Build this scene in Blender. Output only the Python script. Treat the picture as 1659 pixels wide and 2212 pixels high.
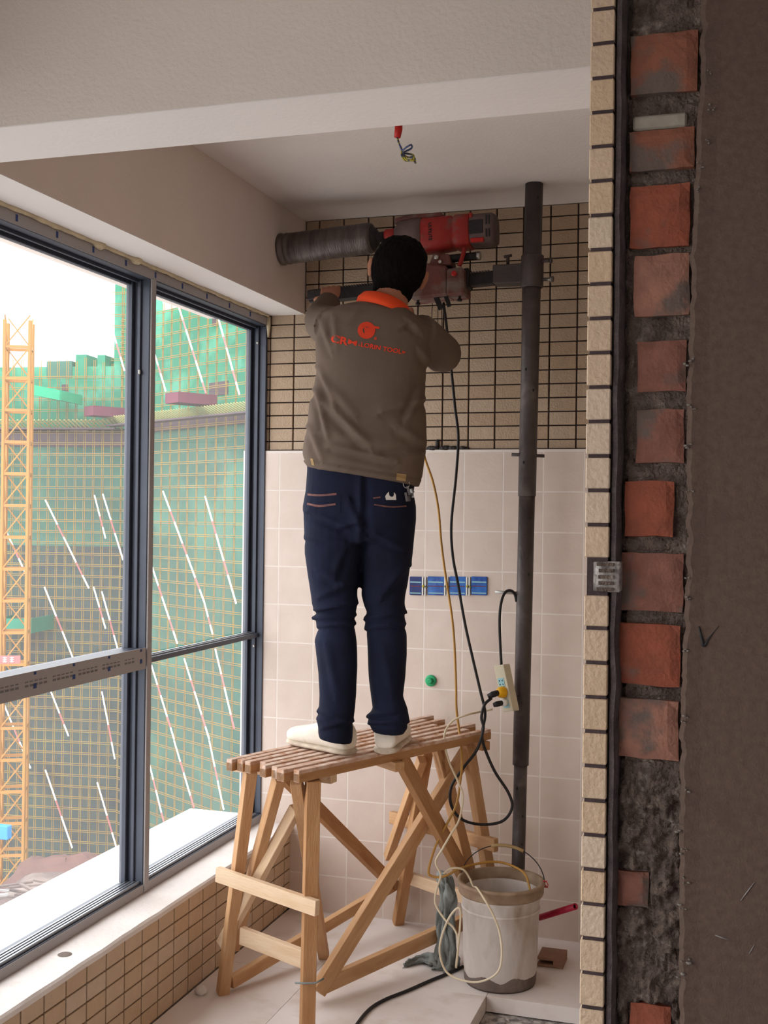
import bpy, bmesh, math, random
from mathutils import Vector, Matrix, noise
from mathutils.bvhtree import BVHTree
random.seed(7)
for o in list(bpy.data.objects): bpy.data.objects.remove(o)
COL = bpy.context.scene.collection
SC = bpy.context.scene
V = Vector
# ------------------------------------------------------------------ camera
FPX, YAW, PITCH, ROLL, EYE = 2531.7, .3044, .0035, .012, 1.57
cy_, sy_, cp_, sp_ = math.cos(YAW), math.sin(YAW), math.cos(PITCH), math.sin(PITCH)
FW = V((-sy_*cp_, cy_*cp_, sp_)); R0 = V((cy_, sy_, 0)); U0 = R0.cross(FW)
RT = R0*math.cos(ROLL)+U0*math.sin(ROLL); UP = -R0*math.sin(ROLL)+U0*math.cos(ROLL)
CAM = V((0, 0, EYE))
cd = bpy.data.cameras.new('camera'); cam = bpy.data.objects.new('camera', cd); COL.objects.link(cam)
cam.matrix_world = Matrix(((RT.x, UP.x, -FW.x, CAM.x), (RT.y, UP.y, -FW.y, CAM.y), (RT.z, UP.z, -FW.z, CAM.z), (0, 0, 0, 1)))
cd.sensor_fit = 'VERTICAL'; cd.sensor_height = 24; cd.lens = 24*FPX/2212; cd.clip_start = .05; cd.clip_end = 600
SC.camera = cam
# ------------------------------------------------------------------ light
SKY, EXPO = 1.0, 2.22
w = bpy.data.worlds.new('overcast_sky'); SC.world = w; w.use_nodes = True
nt = w.node_tree; bg = nt.nodes['Background']
tc = nt.nodes.new('ShaderNodeTexCoord'); sx = nt.nodes.new('ShaderNodeSeparateXYZ'); rp = nt.nodes.new('ShaderNodeValToRGB')
mr = nt.nodes.new('ShaderNodeMapRange'); mr.inputs[1].default_value = -1; mr.inputs[2].default_value = 1
nt.links.new(tc.outputs['Generated'], sx.inputs[0]); nt.links.new(sx.outputs[2], mr.inputs[0]); nt.links.new(mr.outputs[0], rp.inputs[0])
rp.color_ramp.elements[0].position = .46; rp.color_ramp.elements[0].color = (.42, .40, .38, 1)
rp.color_ramp.elements[1].position = .52; rp.color_ramp.elements[1].color = (1, .96, .96, 1)
e = rp.color_ramp.elements.new(.75); e.color = (1, .965, .965, 1)
nt.links.new(rp.outputs[0], bg.inputs[0]); bg.inputs[1].default_value = SKY
vs = SC.view_settings; vs.view_transform = 'Standard'; vs.look = 'None'; vs.gamma = 1; vs.use_curve_mapping = False; vs.exposure = EXPO
def portal(name, loc, rot, sx_, sy2):
    l = bpy.data.lights.new(name, 'AREA'); l.shape = 'RECTANGLE'; l.size = sx_; l.size_y = sy2; l.cycles.is_portal = True
    o = bpy.data.objects.new(name, l); COL.objects.link(o); o.location = loc; o.rotation_euler = rot
portal('window_portal', (-2.02, 2.05, 1.36), (0, -math.pi/2, 0), 2.1, 4.75)

def ray(px, py): return (FW*FPX + RT*(px-829.5) - UP*(py-1106))
def at(px, py, X=None, Y=None, Z=None):
    d = ray(px, py)
    t = (X/d.x if X is not None else Y/d.y if Y is not None else (Z-EYE)/d.z)
    return CAM + d*t
def atd(px, py, D): return CAM + ray(px, py)*(D/FPX)
def topx(p):
    d = p-CAM; z = d.dot(FW); return 829.5+FPX*d.dot(RT)/z, 1106-FPX*d.dot(UP)/z

# ------------------------------------------------------------------ materials
def mat(name, c1, c2=None, scale=6, rough=.75, bump=0, bscale=60, metal=0, spec=.3, detail=4, stain=None, sscale=3, slo=.5, shi=.62, stretch=None, coat=0, contrast=(.3, .7)):
    m = bpy.data.materials.new(name); m.use_nodes = True; t = m.node_tree; b = t.nodes['Principled BSDF']; N = t.nodes.new; L = t.links.new
    b.inputs['Roughness'].default_value = rough; b.inputs['Metallic'].default_value = metal; b.inputs['Specular IOR Level'].default_value = spec
    b.inputs['Coat Weight'].default_value = coat
    va = N('ShaderNodeVectorMath'); va.operation = 'MULTIPLY_ADD'; oi = N('ShaderNodeObjectInfo')
    L(oi.outputs['Location'], va.inputs[0]); va.inputs[1].default_value = (1.7, 1.3, 2.3); L(N('ShaderNodeTexCoord').outputs['Object'], va.inputs[2]); co = va.outputs[0]
    if stretch:
        mp = N('ShaderNodeMapping'); mp.inputs['Scale'].default_value = stretch; L(co, mp.inputs[0]); co = mp.outputs[0]
    def nz(s, d=4):
        n = N('ShaderNodeTexNoise'); n.inputs['Scale'].default_value = s; n.inputs['Detail'].default_value = d; L(co, n.inputs['Vector']); return n.outputs['Fac']
    if c2 is None: c2 = tuple(x*.88 for x in c1)
    r = N('ShaderNodeValToRGB'); r.color_ramp.elements[0].position, r.color_ramp.elements[1].position = contrast
    r.color_ramp.elements[0].color = (*c2, 1); r.color_ramp.elements[1].color = (*c1, 1); L(nz(scale, detail), r.inputs[0]); out = r.outputs[0]
    if stain:
        r2 = N('ShaderNodeValToRGB'); r2.color_ramp.elements[0].position = slo; r2.color_ramp.elements[1].position = shi
        L(nz(sscale, 6), r2.inputs[0]); mx = N('ShaderNodeMix'); mx.data_type = 'RGBA'; L(r2.outputs[0], mx.inputs[0]); L(out, mx.inputs[6]); mx.inputs[7].default_value = (*stain, 1); out = mx.outputs[2]
    L(out, b.inputs['Base Color'])
    if bump:
        bp = N('ShaderNodeBump'); bp.inputs['Strength'].default_value = bump; bp.inputs['Distance'].default_value = .01; L(nz(bscale, 6), bp.inputs['Height']); L(bp.outputs[0], b.inputs['Normal'])
    return m
M = {}
M['plaster'] = mat('white_wall_plaster', (.71, .66, .64), (.67, .62, .60), 4, .9, .12, 90)
M['plaster_warm'] = mat('bare_beam_plaster', (.68, .62, .57), (.64, .58, .535), 3, .95, .2, 120)
M['bulkhead'] = mat('bare_bulkhead_plaster', (.80, .71, .67), (.75, .665, .63), 4, .95, .15, 120)
M['soffit'] = mat('smooth_soffit_plaster', (.76, .73, .73), (.73, .70, .70), 3, .9, .08, 90)
M['cement'] = mat('dark_cement_render', (.125, .086, .068), (.095, .064, .051), 90, .95, .22, 260, stain=(.09, .064, .052), sscale=9, slo=.55, shi=.75)
M['mortar'] = mat('broken_grey_mortar', (.19, .145, .12), (.09, .064, .056), 40, .98, 1, 200, stain=(.34, .29, .25), sscale=38, slo=.6, shi=.72, contrast=(.35, .65))
M['adhesive'] = mat('dark_tile_adhesive', (.12, .10, .10), (.06, .048, .05), 30, .95, .8, 120)
M['grout'] = mat('dark_grout', (.075, .052, .055), (.05, .036, .038), 30, .95, .3, 120)
M['white_grout'] = mat('white_grout', (.80, .73, .69), (.74, .67, .63), 20, .9)
M['tan0'] = mat('tan_facade_tile', (.45, .335, .24), (.41, .305, .215), 30, .6, .35, 140, spec=.35)
M['tan1'] = mat('pale_tan_facade_tile', (.50, .385, .285), (.46, .35, .26), 30, .6, .35, 140, spec=.35)
M['tan2'] = mat('ochre_facade_tile', (.44, .315, .215), (.40, .29, .20), 30, .6, .35, 140, spec=.35)
for i_, (a_, b_) in enumerate((((.58, .44, .315), (.53, .40, .285)), ((.60, .48, .365), (.55, .435, .33)), ((.57, .42, .285), (.52, .38, .255)))): M['lit%d' % i_] = mat('lit_facade_tile_%s' % 'abc'[i_], a_, b_, 30, .6, .35, 140, spec=.35)  # same tile as the tan set, lightened to paint in brighter light
M['ceramic'] = mat('pinkish_cream_ceramic', (.69, .585, .53), (.63, .525, .47), 9, .42, .08, 60, spec=.4, detail=8)
M['ceramic1'] = mat('pinkish_cream_ceramic_b', (.67, .57, .515), (.615, .51, .455), 8, .42, .08, 60, spec=.4, detail=8)
M['floor_tile'] = mat('pale_floor_tile', (.80, .745, .73), (.74, .68, .66), 5, .5, .05, 60, spec=.35, stain=(.62, .54, .49), sscale=8, slo=.54, shi=.74, detail=8)
M['rubble'] = mat('grey_rubble', (.50, .47, .45), (.18, .16, .155), 34, .97, .9, 60, stain=(.62, .6, .59), sscale=50, slo=.6, shi=.7, contrast=(.38, .6))
M['sill'] = mat('white_sill_plaster', (.80, .755, .74), (.70, .65, .63), 5, .8, .25, 60, stain=(.55, .49, .46), sscale=5, slo=.62, shi=.8)
M['outer_ledge'] = mat('white_painted_ledge', (.88, .88, .88), (.84, .84, .84), 5, .8)
BR = [((.27, .105, .065), (.20, .08, .052)), ((.30, .085, .05), (.22, .07, .042)), ((.33, .16, .115), (.25, .12, .09)), ((.26, .115, .085), (.19, .085, .065))]
for i, (a, b_) in enumerate(BR): M['brick%d' % i] = mat('red_clay_brick_%s' % 'abcd'[i], a, b_, 42, .95, .35, 160, stain=(.14, .105, .09), sscale=14, slo=.53 if i != 1 else .66, shi=.63 if i != 1 else .8)
M['frame'] = mat('blue_grey_window_frame', (.06, .073, .105), (.05, .06, .088), 12, .45, 0, spec=.5, metal=.2)
M['rail'] = mat('bare_aluminium_rail', (.30, .33, .37), (.24, .265, .30), 20, .35, 0, spec=.6, metal=.6)
M['tape'] = mat('grey_protective_film', (.37, .35, .355), (.33, .31, .315), 30, .6, .1, 60, stretch=(3, 3, 60))
M['tape_ink'] = mat('blue_print_on_film', (.03, .06, .20), None, 5, .7)
M['ink_grey'] = mat('grey_print_on_film', (.17, .165, .17), None, 5, .7)
M['foam'] = mat('cream_expanding_foam', (.66, .56, .38), (.5, .42, .30), 14, .95, .8, 50)
M['wood'] = mat('fresh_pine', (.60, .37, .20), (.47, .26, .125), 8, .7, .25, 30, stretch=(5, 5, .9), detail=6, stain=(.33, .16, .07), sscale=4, slo=.68, shi=.74)
M['wood1'] = mat('orange_pine', (.50, .28, .135), (.38, .19, .08), 8, .7, .25, 30, stretch=(5, 5, .9), detail=6, stain=(.30, .14, .06), sscale=5, slo=.66, shi=.73)
M['wood_white'] = mat('pale_pine_batten', (.76, .59, .42), (.66, .47, .30), 8, .75, .2, 30, stretch=(5, 5, .9), stain=(.4, .25, .13), sscale=6, slo=.7, shi=.76)
M['wood_dust'] = mat('dusty_pine_slat', (.72, .58, .50), (.50, .29, .19), 10, .9, .3, 40, stretch=(3, 3, 3), stain=(.45, .22, .12), sscale=8, slo=.56, shi=.66)
M['wood_end'] = mat('dirty_sawn_end', (.20, .15, .12), (.12, .09, .07), 30, .9)
M['steel'] = mat('dark_scaffold_steel', (.085, .068, .067), (.05, .04, .04), 14, .5, .25, 50, metal=.25, spec=.5, stain=(.19, .16, .155), sscale=9, slo=.6, shi=.8)
M['steel_worn'] = mat('worn_core_barrel_steel', (.17, .145, .14), (.085, .065, .065), 10, .42, .3, 40, metal=.6, spec=.5, stretch=(6, 1, 1))
M['black'] = mat('black_rubber', (.018, .017, .019), None, 10, .5)
M['black_metal'] = mat('black_pitted_metal', (.03, .026, .028), (.02, .017, .018), 20, .55, .4, 40)
M['chrome'] = mat('scratched_bright_steel', (.55, .54, .52), (.38, .37, .36), 20, .35, 0, metal=.8)
M['red'] = mat('worn_red_enamel', (.36, .028, .022), (.27, .022, .02), 14, .5, .2, 60, stain=(.18, .085, .075), sscale=16, slo=.52, shi=.68)
M['red_bright'] = mat('bright_red_enamel', (.55, .02, .018), (.42, .02, .018), 20, .4)
M['red_dusty'] = mat('dusty_red_casting', (.19, .06, .05), (.12, .06, .055), 14, .8, .4, 60, stain=(.20, .15, .135), sscale=12, slo=.48, shi=.62)
M['drill_grey'] = mat('dusty_drill_alloy', (.18, .13, .125), (.12, .085, .082), 16, .6, .2, 60, metal=.3)
M['orange_wire'] = mat('orange_hose', (.52, .27, .055), (.42, .24, .07), 10, .5)
M['cream_wire'] = mat('cream_cable', (.76, .68, .52), (.66, .56, .40), 10, .5)
M['ochre_wire'] = mat('dirty_ochre_cable', (.42, .29, .12), (.34, .23, .11), 10, .6)
M['yellow'] = mat('yellow_plastic', (.80, .42, .01), None, 10, .4)
M['yellow_wire'] = mat('yellow_green_wire', (.42, .36, .03), (.05, .07, .12), 90, .5, contrast=(.45, .5))
M['blue_wire'] = mat('dark_blue_wire', (.06, .09, .22), None, 10, .5)
M['white_plastic'] = mat('white_plastic', (.80, .80, .78), None, 10, .4)
M['strip'] = mat('dirty_cream_plastic', (.60, .55, .42), (.50, .45, .34), 12, .6)
M['socket_blue'] = mat('pale_blue_plastic', (.30, .55, .62), None, 10, .5)
M['box_blue'] = mat('blue_box_cover', (.03, .17, .55), (.015, .05, .28), 24, .35, .2, 40, spec=.5)
M['box_dark'] = mat('dark_blue_box_cover', (.03, .05, .22), (.02, .03, .12), 24, .4)
M['green'] = mat('green_pipe_plug', (.03, .40, .17), (.02, .32, .13), 10, .4)
M['pipe_red'] = mat('red_conduit', (.50, .02, .07), (.32, .015, .03), 14, .4)
M['bucket'] = mat('dirty_white_bucket', (.70, .65, .63), (.58, .53, .50), 9, .6, .15, 40, stain=(.36, .28, .20), sscale=9, slo=.47, shi=.75, stretch=(1.6, 1.6, .7))
M['bucket_rim'] = mat('brown_stained_rim', (.40, .30, .21), (.22, .14, .09), 14, .7, .2, 40)
M['bucket_dirt'] = mat('wet_cement_crust', (.20, .16, .14), (.13, .10, .09), 12, .8, .5, 50)
M['water'] = mat('grey_cement_slurry', (.17, .15, .13), (.13, .11, .095), 6, .25, .1, 20, spec=.5)
M['rag'] = mat('grey_muddy_cloth', (.30, .33, .32), (.14, .155, .15), 14, .8, .6, 40)
M['clay'] = mat('brown_brick_scrap', (.34, .20, .14), (.26, .15, .11), 14, .9, .4, 60)
M['jacket'] = mat('taupe_work_cloth', (.150, .112, .090), (.132, .098, .079), 12, .95, .25, 500, spec=.1)
M['orange'] = mat('orange_collar_cloth', (.86, .085, .02), (.78, .07, .015), 12, .8, .15, 300)
M['print'] = mat('orange_red_print', (.72, .06, .025), (.64, .05, .02), 30, .85)
M['tab'] = mat('tan_hem_tab', (.40, .27, .13), None, 12, .9)
M['denim'] = mat('dark_indigo_denim', (.013, .017, .042), (.007, .009, .021), 6, .9, .25, 500, spec=.15)
M['stitch'] = mat('faded_red_stitching', (.22, .10, .085), (.10, .05, .06), 60, .9)
M['skin'] = mat('tanned_skin', (.44, .20, .125), (.38, .165, .10), 10, .6, .1, 200)
M['hair'] = mat('black_hair', (.006, .0045, .0045), (.003, .0025, .0025), 60, .9, .8, 120, stretch=(1, 1, .3), spec=.08)
M['shoe'] = mat('off_white_canvas', (.84, .79, .71), (.74, .68, .59), 12, .8, .15, 200, stain=(.55, .47, .38), sscale=16, slo=.62, shi=.75)
M['sole'] = mat('dirty_rubber_sole', (.66, .58, .47), (.42, .34, .27), 22, .7)
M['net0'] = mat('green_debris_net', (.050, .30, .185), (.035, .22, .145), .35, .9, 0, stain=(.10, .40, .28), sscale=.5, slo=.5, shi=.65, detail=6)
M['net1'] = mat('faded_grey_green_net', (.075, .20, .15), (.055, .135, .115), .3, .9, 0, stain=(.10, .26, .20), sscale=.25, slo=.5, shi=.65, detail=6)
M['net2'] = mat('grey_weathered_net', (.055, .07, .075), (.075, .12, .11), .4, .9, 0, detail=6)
M['net_bright'] = mat('bright_green_net', (.03, .40, .22), (.03, .32, .18), .5, .9)
M['bamboo'] = mat('yellow_scaffold_tube', (.34, .24, .065), (.27, .17, .06), .6, .7)
M['ochre'] = mat('orange_yellow_mast_paint', (.45, .22, .05), (.38, .18, .055), .8, .6)
M['lime'] = mat('pale_yellow_batten', (.42, .42, .19), None, 1, .8)
M['concrete_dark'] = mat('dark_raw_concrete', (.13, .10, .12), (.09, .07, .085), .6, .9)
M['concrete'] = mat('raw_concrete', (.30, .29, .29), (.24, .235, .24), .4, .9)
M['pink'] = mat('maroon_platform_panel', (.17, .052, .085), (.145, .045, .072), .6, .8)
M['rope_white'] = mat('white_pole_paint', (.85, .85, .85), None, 2, .7)
M['rope_red'] = mat('dull_red_pole_paint', (.48, .17, .17), None, 2, .7)
M['ground'] = mat('site_ground', (.24, .20, .19), (.13, .10, .09), .25, .95, 0, stain=(.12, .09, .085), sscale=.4, slo=.5, shi=.6, detail=8)
M['earth'] = mat('reddish_earth', (.15, .08, .07), (.10, .055, .05), .6, .95)
M['hut_green'] = mat('green_hut_roof', (.03, .24, .16), (.03, .18, .12), 1, .8)
M['cyan'] = mat('blue_sheet', (.05, .33, .75), None, 1, .7)
M['timber'] = mat('loose_formwork_timber', (.19, .145, .125), (.09, .07, .07), 1.2, .9)
def glass():
    m = bpy.data.materials.new('window_glass'); m.use_nodes = True; t = m.node_tree; t.nodes.clear(); N = t.nodes.new
    o = N('ShaderNodeOutputMaterial'); tr = N('ShaderNodeBsdfTransparent'); g = N('ShaderNodeBsdfGlossy'); mx = N('ShaderNodeMixShader'); f = N('ShaderNodeFresnel')
    tr.inputs[0].default_value = (.93, .96, .95, 1); g.inputs['Roughness'].default_value = .01; f.inputs[0].default_value = 1.3
    t.links.new(f.outputs[0], mx.inputs[0]); t.links.new(tr.outputs[0], mx.inputs[1]); t.links.new(g.outputs[0], mx.inputs[2]); 
    df = N('ShaderNodeBsdfTranslucent'); df.inputs[0].default_value = (.8, .8, .8, 1); m2 = N('ShaderNodeMixShader'); m2.inputs[0].default_value = .065
    t.links.new(mx.outputs[0], m2.inputs[1]); t.links.new(df.outputs[0], m2.inputs[2]); t.links.new(m2.outputs[0], o.inputs[0]); return m
M['glass'] = glass()

# ------------------------------------------------------------------ helpers
def basis(d, up=V((0, 0, 1))):
    d = d.normalized(); s = d.cross(up)
    if s.length < 1e-4: s = d.cross(V((0, 1, 0)))
    s.normalize(); return s, s.cross(d).normalized(), d
class MB:
    def __init__(s): s.v = []; s.f = []; s.smooth = []
    def add(s, vs_, fs, sm=False):
        n = len(s.v); s.v += [V(p) for p in vs_]; s.f += [tuple(i+n for i in f) for f in fs]; s.smooth += [sm]*len(fs); return s
    def hexa(s, p): return s.add(p, [(0, 3, 2, 1), (4, 5, 6, 7), (0, 1, 5, 4), (1, 2, 6, 5), (2, 3, 7, 6), (3, 0, 4, 7)])
    def box(s, a, b):
        x0, y0, z0 = [min(a[i], b[i]) for i in range(3)]; x1, y1, z1 = [max(a[i], b[i]) for i in range(3)]
        return s.hexa([(x0, y0, z0), (x1, y0, z0), (x1, y1, z0), (x0, y1, z0), (x0, y0, z1), (x1, y0, z1), (x1, y1, z1), (x0, y1, z1)])
    def bar(s, p, q, wd, th, up=V((0, 0, 1)), taper=1):
        p, q = V(p), V(q); a, b, _ = basis(q-p, up); a = a*wd/2; b = b*th/2
        return s.hexa([p-a-b, p+a-b, p+a+b, p-a+b, q-a*taper-b*taper, q+a*taper-b*taper, q+a*taper+b*taper, q-a*taper+b*taper])
    def rings(s, R, cap=True, sm=True, close=False):
        n = len(R[0]); base = len(s.v); k = len(R)
        for r in R: s.v += [V(p) for p in r]
        for i in range(k-1 if not close else k):
            for j in range(n):
                a = base+i*n+j; b = base+i*n+(j+1) % n; c = base+((i+1) % k)*n+(j+1) % n; d = base+((i+1) % k)*n+j
                s.f.append((a, b, c, d)); s.smooth.append(sm)
        if cap and not close:
            s.f.append(tuple(base+j for j in range(n))[::-1]); s.smooth.append(False)
            s.f.append(tuple(base+(k-1)*n+j for j in range(n))); s.smooth.append(False)
        return s
    def tube(s, pts, r, n=8, cap=True, flat=1):
        pts = [V(p) for p in pts]; R = []; pa = None
        for i, p in enumerate(pts):
            d = (pts[min(i+1, len(pts)-1)]-pts[max(i-1, 0)])
            if pa is None: a, b, _ = basis(d)
            else:
                dn = d.normalized(); a = (pa-dn*pa.dot(dn)).normalized(); b = a.cross(dn)
            pa = a; rr = r[i] if isinstance(r, (list, tuple)) else r
            R.append([p+a*math.cos(t)*rr+b*math.sin(t)*rr*flat for t in [2*math.pi*j/n for j in range(n)]])
        return s.rings(R, cap)
    def cyl(s, p, q, r, n=24, r2=None): return s.tube([p, q], [r, r if r2 is None else r2], n)
    def lathe(s, p, axis, prof, n=32, cap=True):
        a, b, d = basis(V(axis)); p = V(p)
        return s.rings([[p+d*h+a*math.cos(t)*r+b*math.sin(t)*r for t in [2*math.pi*j/n for j in range(n)]] for r, h in prof], cap)
    def ell(s, c, rx, ry, rz, n=16, m=10, rot=None):
        R = []
        for i in range(1, m):
            th = math.pi*i/m; R.append([V((rx*math.sin(th)*math.cos(t), ry*math.sin(th)*math.sin(t), -rz*math.cos(th))) for t in [2*math.pi*j/n for j in range(n)]])
        if rot: R = [[rot @ p for p in r] for r in R]
        return s.rings([[V(c)+p for p in r] for r in R])
    def build(s, name, m, parent=None, bevel=0, seg=1):
        me = bpy.data.meshes.new(name); me.from_pydata([tuple(v) for v in s.v], [], s.f)
        me.polygons.foreach_set('use_smooth', s.smooth)
        if bevel:
            bm = bmesh.new(); bm.from_mesh(me)
            ed = [e for e in bm.edges if len(e.link_faces) == 2 and e.calc_face_angle(0) > .7]
            bmesh.ops.bevel(bm, geom=ed, offset=bevel, segments=seg, affect='EDGES', profile=.5, clamp_overlap=True); bm.to_mesh(me); bm.free()
        me.materials.append(m if not isinstance(m, str) else M[m])
        o = bpy.data.objects.new(name, me); COL.objects.link(o)
        if parent:
            o.parent = parent
            if parent.type == 'EMPTY': o.matrix_parent_inverse = Matrix.Translation(-parent.location)
        return o
def tag(o, label=None, cat=None, group=None, kind=None):
    if label: o['label'] = label
    if cat: o['category'] = cat
    if group: o['group'] = group
    if kind: o['kind'] = kind
    return o
def thing(name, loc, label, cat, group=None):
    o = bpy.data.objects.new(name, None); COL.objects.link(o); o.location = loc; o.empty_display_size = .1; return tag(o, label, cat, group)
def struct(name, mb, m, parent=None, label=None, bevel=0):
    o = mb.build(name, m, parent, bevel)
    if not parent: tag(o, label, kind='structure')
    return o
def spline(P, n=6):
    P = [V(p) for p in P]; out = []; Q = [P[0]*2-P[1]]+P+[P[-1]*2-P[-2]]
    for i in range(1, len(Q)-2):
        for k in range(n):
            t = k/n; a, b, c, d = Q[i-1:i+3]
            out.append(.5*((2*b)+(c-a)*t+(2*a-5*b+4*c-d)*t*t+(3*b-a-3*c+d)*t**3))
    return out+[P[-1]]
def remesh(mb, name, m, parent, voxel, smooth=3, disp=None):
    me = bpy.data.meshes.new(name); me.from_pydata([tuple(v) for v in mb.v], [], mb.f); o = bpy.data.objects.new(name, me); COL.objects.link(o)
    r = o.modifiers.new('r', 'REMESH'); r.mode = 'VOXEL'; r.voxel_size = voxel; r.use_smooth_shade = True
    if smooth: s = o.modifiers.new('s', 'SMOOTH'); s.factor = .5; s.iterations = smooth
    dg = bpy.context.evaluated_depsgraph_get(); me2 = bpy.data.meshes.new_from_object(o.evaluated_get(dg)); o.modifiers.clear(); o.data = me2; bpy.data.meshes.remove(me)
    me2.name = name; me2.materials.clear(); me2.materials.append(M[m])
    if disp:
        nn = [v.normal.copy() for v in me2.vertices]
        for v, n in zip(me2.vertices, nn): v.co += n*disp(v.co, n)
    me2.polygons.foreach_set('use_smooth', [True]*len(me2.polygons)); me2.update()
    if parent:
        o.parent = parent
        if parent.type == 'EMPTY': o.matrix_parent_inverse = Matrix.Translation(-parent.location)
    return o
def copy_mesh(src, loc, parent=None, name=None):
    o = src.copy(); COL.objects.link(o); o.location = loc; return o
def piece(name, mesh, loc, parent, rot=None, scale=None):
    o = bpy.data.objects.new(name, mesh); COL.objects.link(o); o.location = loc
    if rot: o.rotation_euler = rot
    if scale: o.scale = scale
    o.parent = parent; return o
def tmesh(name, sx_, sy2, sz, m, bevel):
    bm = bmesh.new(); bmesh.ops.create_cube(bm, size=1)
    for v in bm.verts: v.co = V((v.co.x*sx_, v.co.y*sy2, v.co.z*sz))
    if bevel: bmesh.ops.bevel(bm, geom=list(bm.edges), offset=bevel, segments=1, affect='EDGES')
    me = bpy.data.meshes.new(name); bm.to_mesh(me); bm.free(); me.materials.append(M[m]); return me

# ------------------------------------------------------------------ room shell
YB, XL, XF, XS, ZC, ZS, ZI, ZT = 4.39, -1.717, -1.876, -1.748, 2.747, 2.376, .334, 1.83
XR, YR = -.237, 1.80
YREAR, XRIGHT = -2.6, 2.4
# floor: rough slab, tiles laid proud of it
cx = at(1050, 2152, Z=0)
fl = struct('floor', MB().box((-2.0, YREAR, -.25), (XRIGHT, YB+.15, -.055)), 'rubble', label='rough grey slab under pale floor tiles')
xj = at(649, 2134, Z=0).x
xs = [-1.745, xj-.6 if xj-.6 > -1.745 else None, xj, cx.x, XR+.02]
xs = sorted(x for x in xs if x is not None)
ys = [cx.y-1.2, cx.y-.6, cx.y, YB-.005]
def ftile(x0, x1, y0, y1):
    me = tmesh('floor_tile', x1-x0-.0012, y1-y0-.0012, .05, 'floor_tile', .0006)
    piece('floor_tile', me, ((x0+x1)/2, (y0+y1)/2, -.025), fl)
yy = [YB-.002, cx.y, cx.y-.6, cx.y-1.2, cx.y-1.8]
for i in range(len(xs)-1):
    for j in range(len(yy)-1):
        if xs[i] >= cx.x-.001 and yy[j] <= cx.y+.001: continue
        ftile(xs[i], xs[i+1], yy[j+1], yy[j])
rb = MB()
for k in range(420):
    x = random.uniform(cx.x+.01, XR+.1); y = random.uniform(cx.y-1.0, cx.y-.02); r = random.choice([.004, .006, .009, .016])*random.uniform(.7, 1.4)
    rb.ell((x, y, -.055+r*.3), r, r*random.uniform(.7, 1.3), r*.7, 6, 4)
tag(rb.build('loose_grit', 'rubble', fl), kind='stuff')
# ceiling
struct('ceiling', MB().box((-2.0, YREAR, ZC), (XRIGHT, YB+.15, ZC+.15)), 'plaster', label='white plastered ceiling')
# back wall
wb = struct('wall_back', MB().box((-1.972, YB, -.05), (XRIGHT, YB+.15, ZC)), 'grout', label='back wall with tan facade tiles above cream ceramic tiles')
PH = .0523; PW = .103
tans = [tmesh('facade_tile', PW-.006, .012, PH-.0048, 'tan%d' % i, .0012) for i in range(3)]
x0 = at(1262, 600, Y=YB).x; xjn = at(1249, 600, Y=YB).x
zjn = at(1200, 589, Y=YB).z
cols = [xjn+PW*k for k in range(-15, 5)]
nrow0 = int((zjn-ZT)/PH)+1
zr = [zjn-PH*k for k in range(nrow0, -20, -1)]
for xa in cols:
    for za in zr:
        xlo, xhi, zlo, zhi = xa, xa+PW, za, za+PH
        lim = XL if (zlo+zhi)/2 > ZS else -1.96
        if xhi <= lim+.012 or zlo >= ZC-.012: continue
        if zhi <= ZT+.008: continue
        if xa > -.45: continue
        xlo2 = max(xlo, lim); zhi2 = min(zhi, ZC if xlo2 > XL-.01 or True else ZS); zlo2 = max(zlo, ZT)
        full = xlo2 == xlo and zhi2 == zhi and zlo2 == zlo
        k = random.choices((0, 1, 2), (5, 2, 2))[0]
        if full: piece('facade_tile', tans[k], ((xlo+xhi)/2, YB-.006+random.uniform(-.001, .001), (zlo+zhi)/2), wb)
        else:
            me = tmesh('facade_tile', max(xhi-xlo2-.006, .004), .012, max(zhi2-zlo2-.0048, .004), 'tan%d' % k, .001)
            piece('facade_tile', me, ((xlo2+xhi)/2, YB-.006, (zlo2+zhi2)/2), wb)
# ceramic tiles: joints measured on the wall
gb = struct('grout_bed', MB().box((-1.972, YB-.0232, 0), (XR+.35, YB, ZT-.002)), 'white_grout', wb)
xc = [at(p, 1320, Y=YB).x for p in (1000, 1085)]; CW = xc[1]-xc[0]
zc0 = at(1010, 1319, Y=YB).z; CH = at(1010, 1319, Y=YB).z-at(1010, 1404, Y=YB).z
CH = CW = (CH+CW)/2
xg = at(1002, 1320, Y=YB).x
cer = [tmesh('ceramic_tile', CW-.0035, .014, CH-.0035, m_, .0012) for m_ in ('ceramic', 'ceramic1')]
i = -14
for i in range(-12, 7):
    for j in range(-12, 14):
        xa, za = xg+i*CW, zc0+j*CH
        x1, x2, z1, z2 = max(xa, -1.97), min(xa+CW, XR+.1), max(za, .0), min(za+CH, ZT)
        if x2-x1 < .015 or z2-z1 < .015: continue
        if x2-x1 > CW-.001 and z2-z1 > CH-.001: piece('ceramic_tile', cer[random.random() < .4], ((x1+x2)/2, YB-.0185+.002, (z1+z2)/2), wb)
        else: piece('ceramic_tile', tmesh('ceramic_tile', x2-x1-.0035, .014, z2-z1-.0035, 'ceramic', .001), ((x1+x2)/2, YB-.0165, (z1+z2)/2), wb)
lump = MB()
for k in range(26):
    p = at(random.uniform(925, 1010), 968, Y=YB-.012); r = random.uniform(.004, .011)
    lump.ell((p.x, p.y-random.uniform(0, .01), ZT+r*.5), r*1.5, r, r*random.uniform(.6, 1.2), 7, 5)
p = at(945, 962, Y=YB-.015); lump.ell((p.x, p.y, ZT+.02), .008, .008, .022, 7, 5)
tag(lump.build('mortar_crumbs', 'black_metal', wb), kind='stuff')
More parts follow.
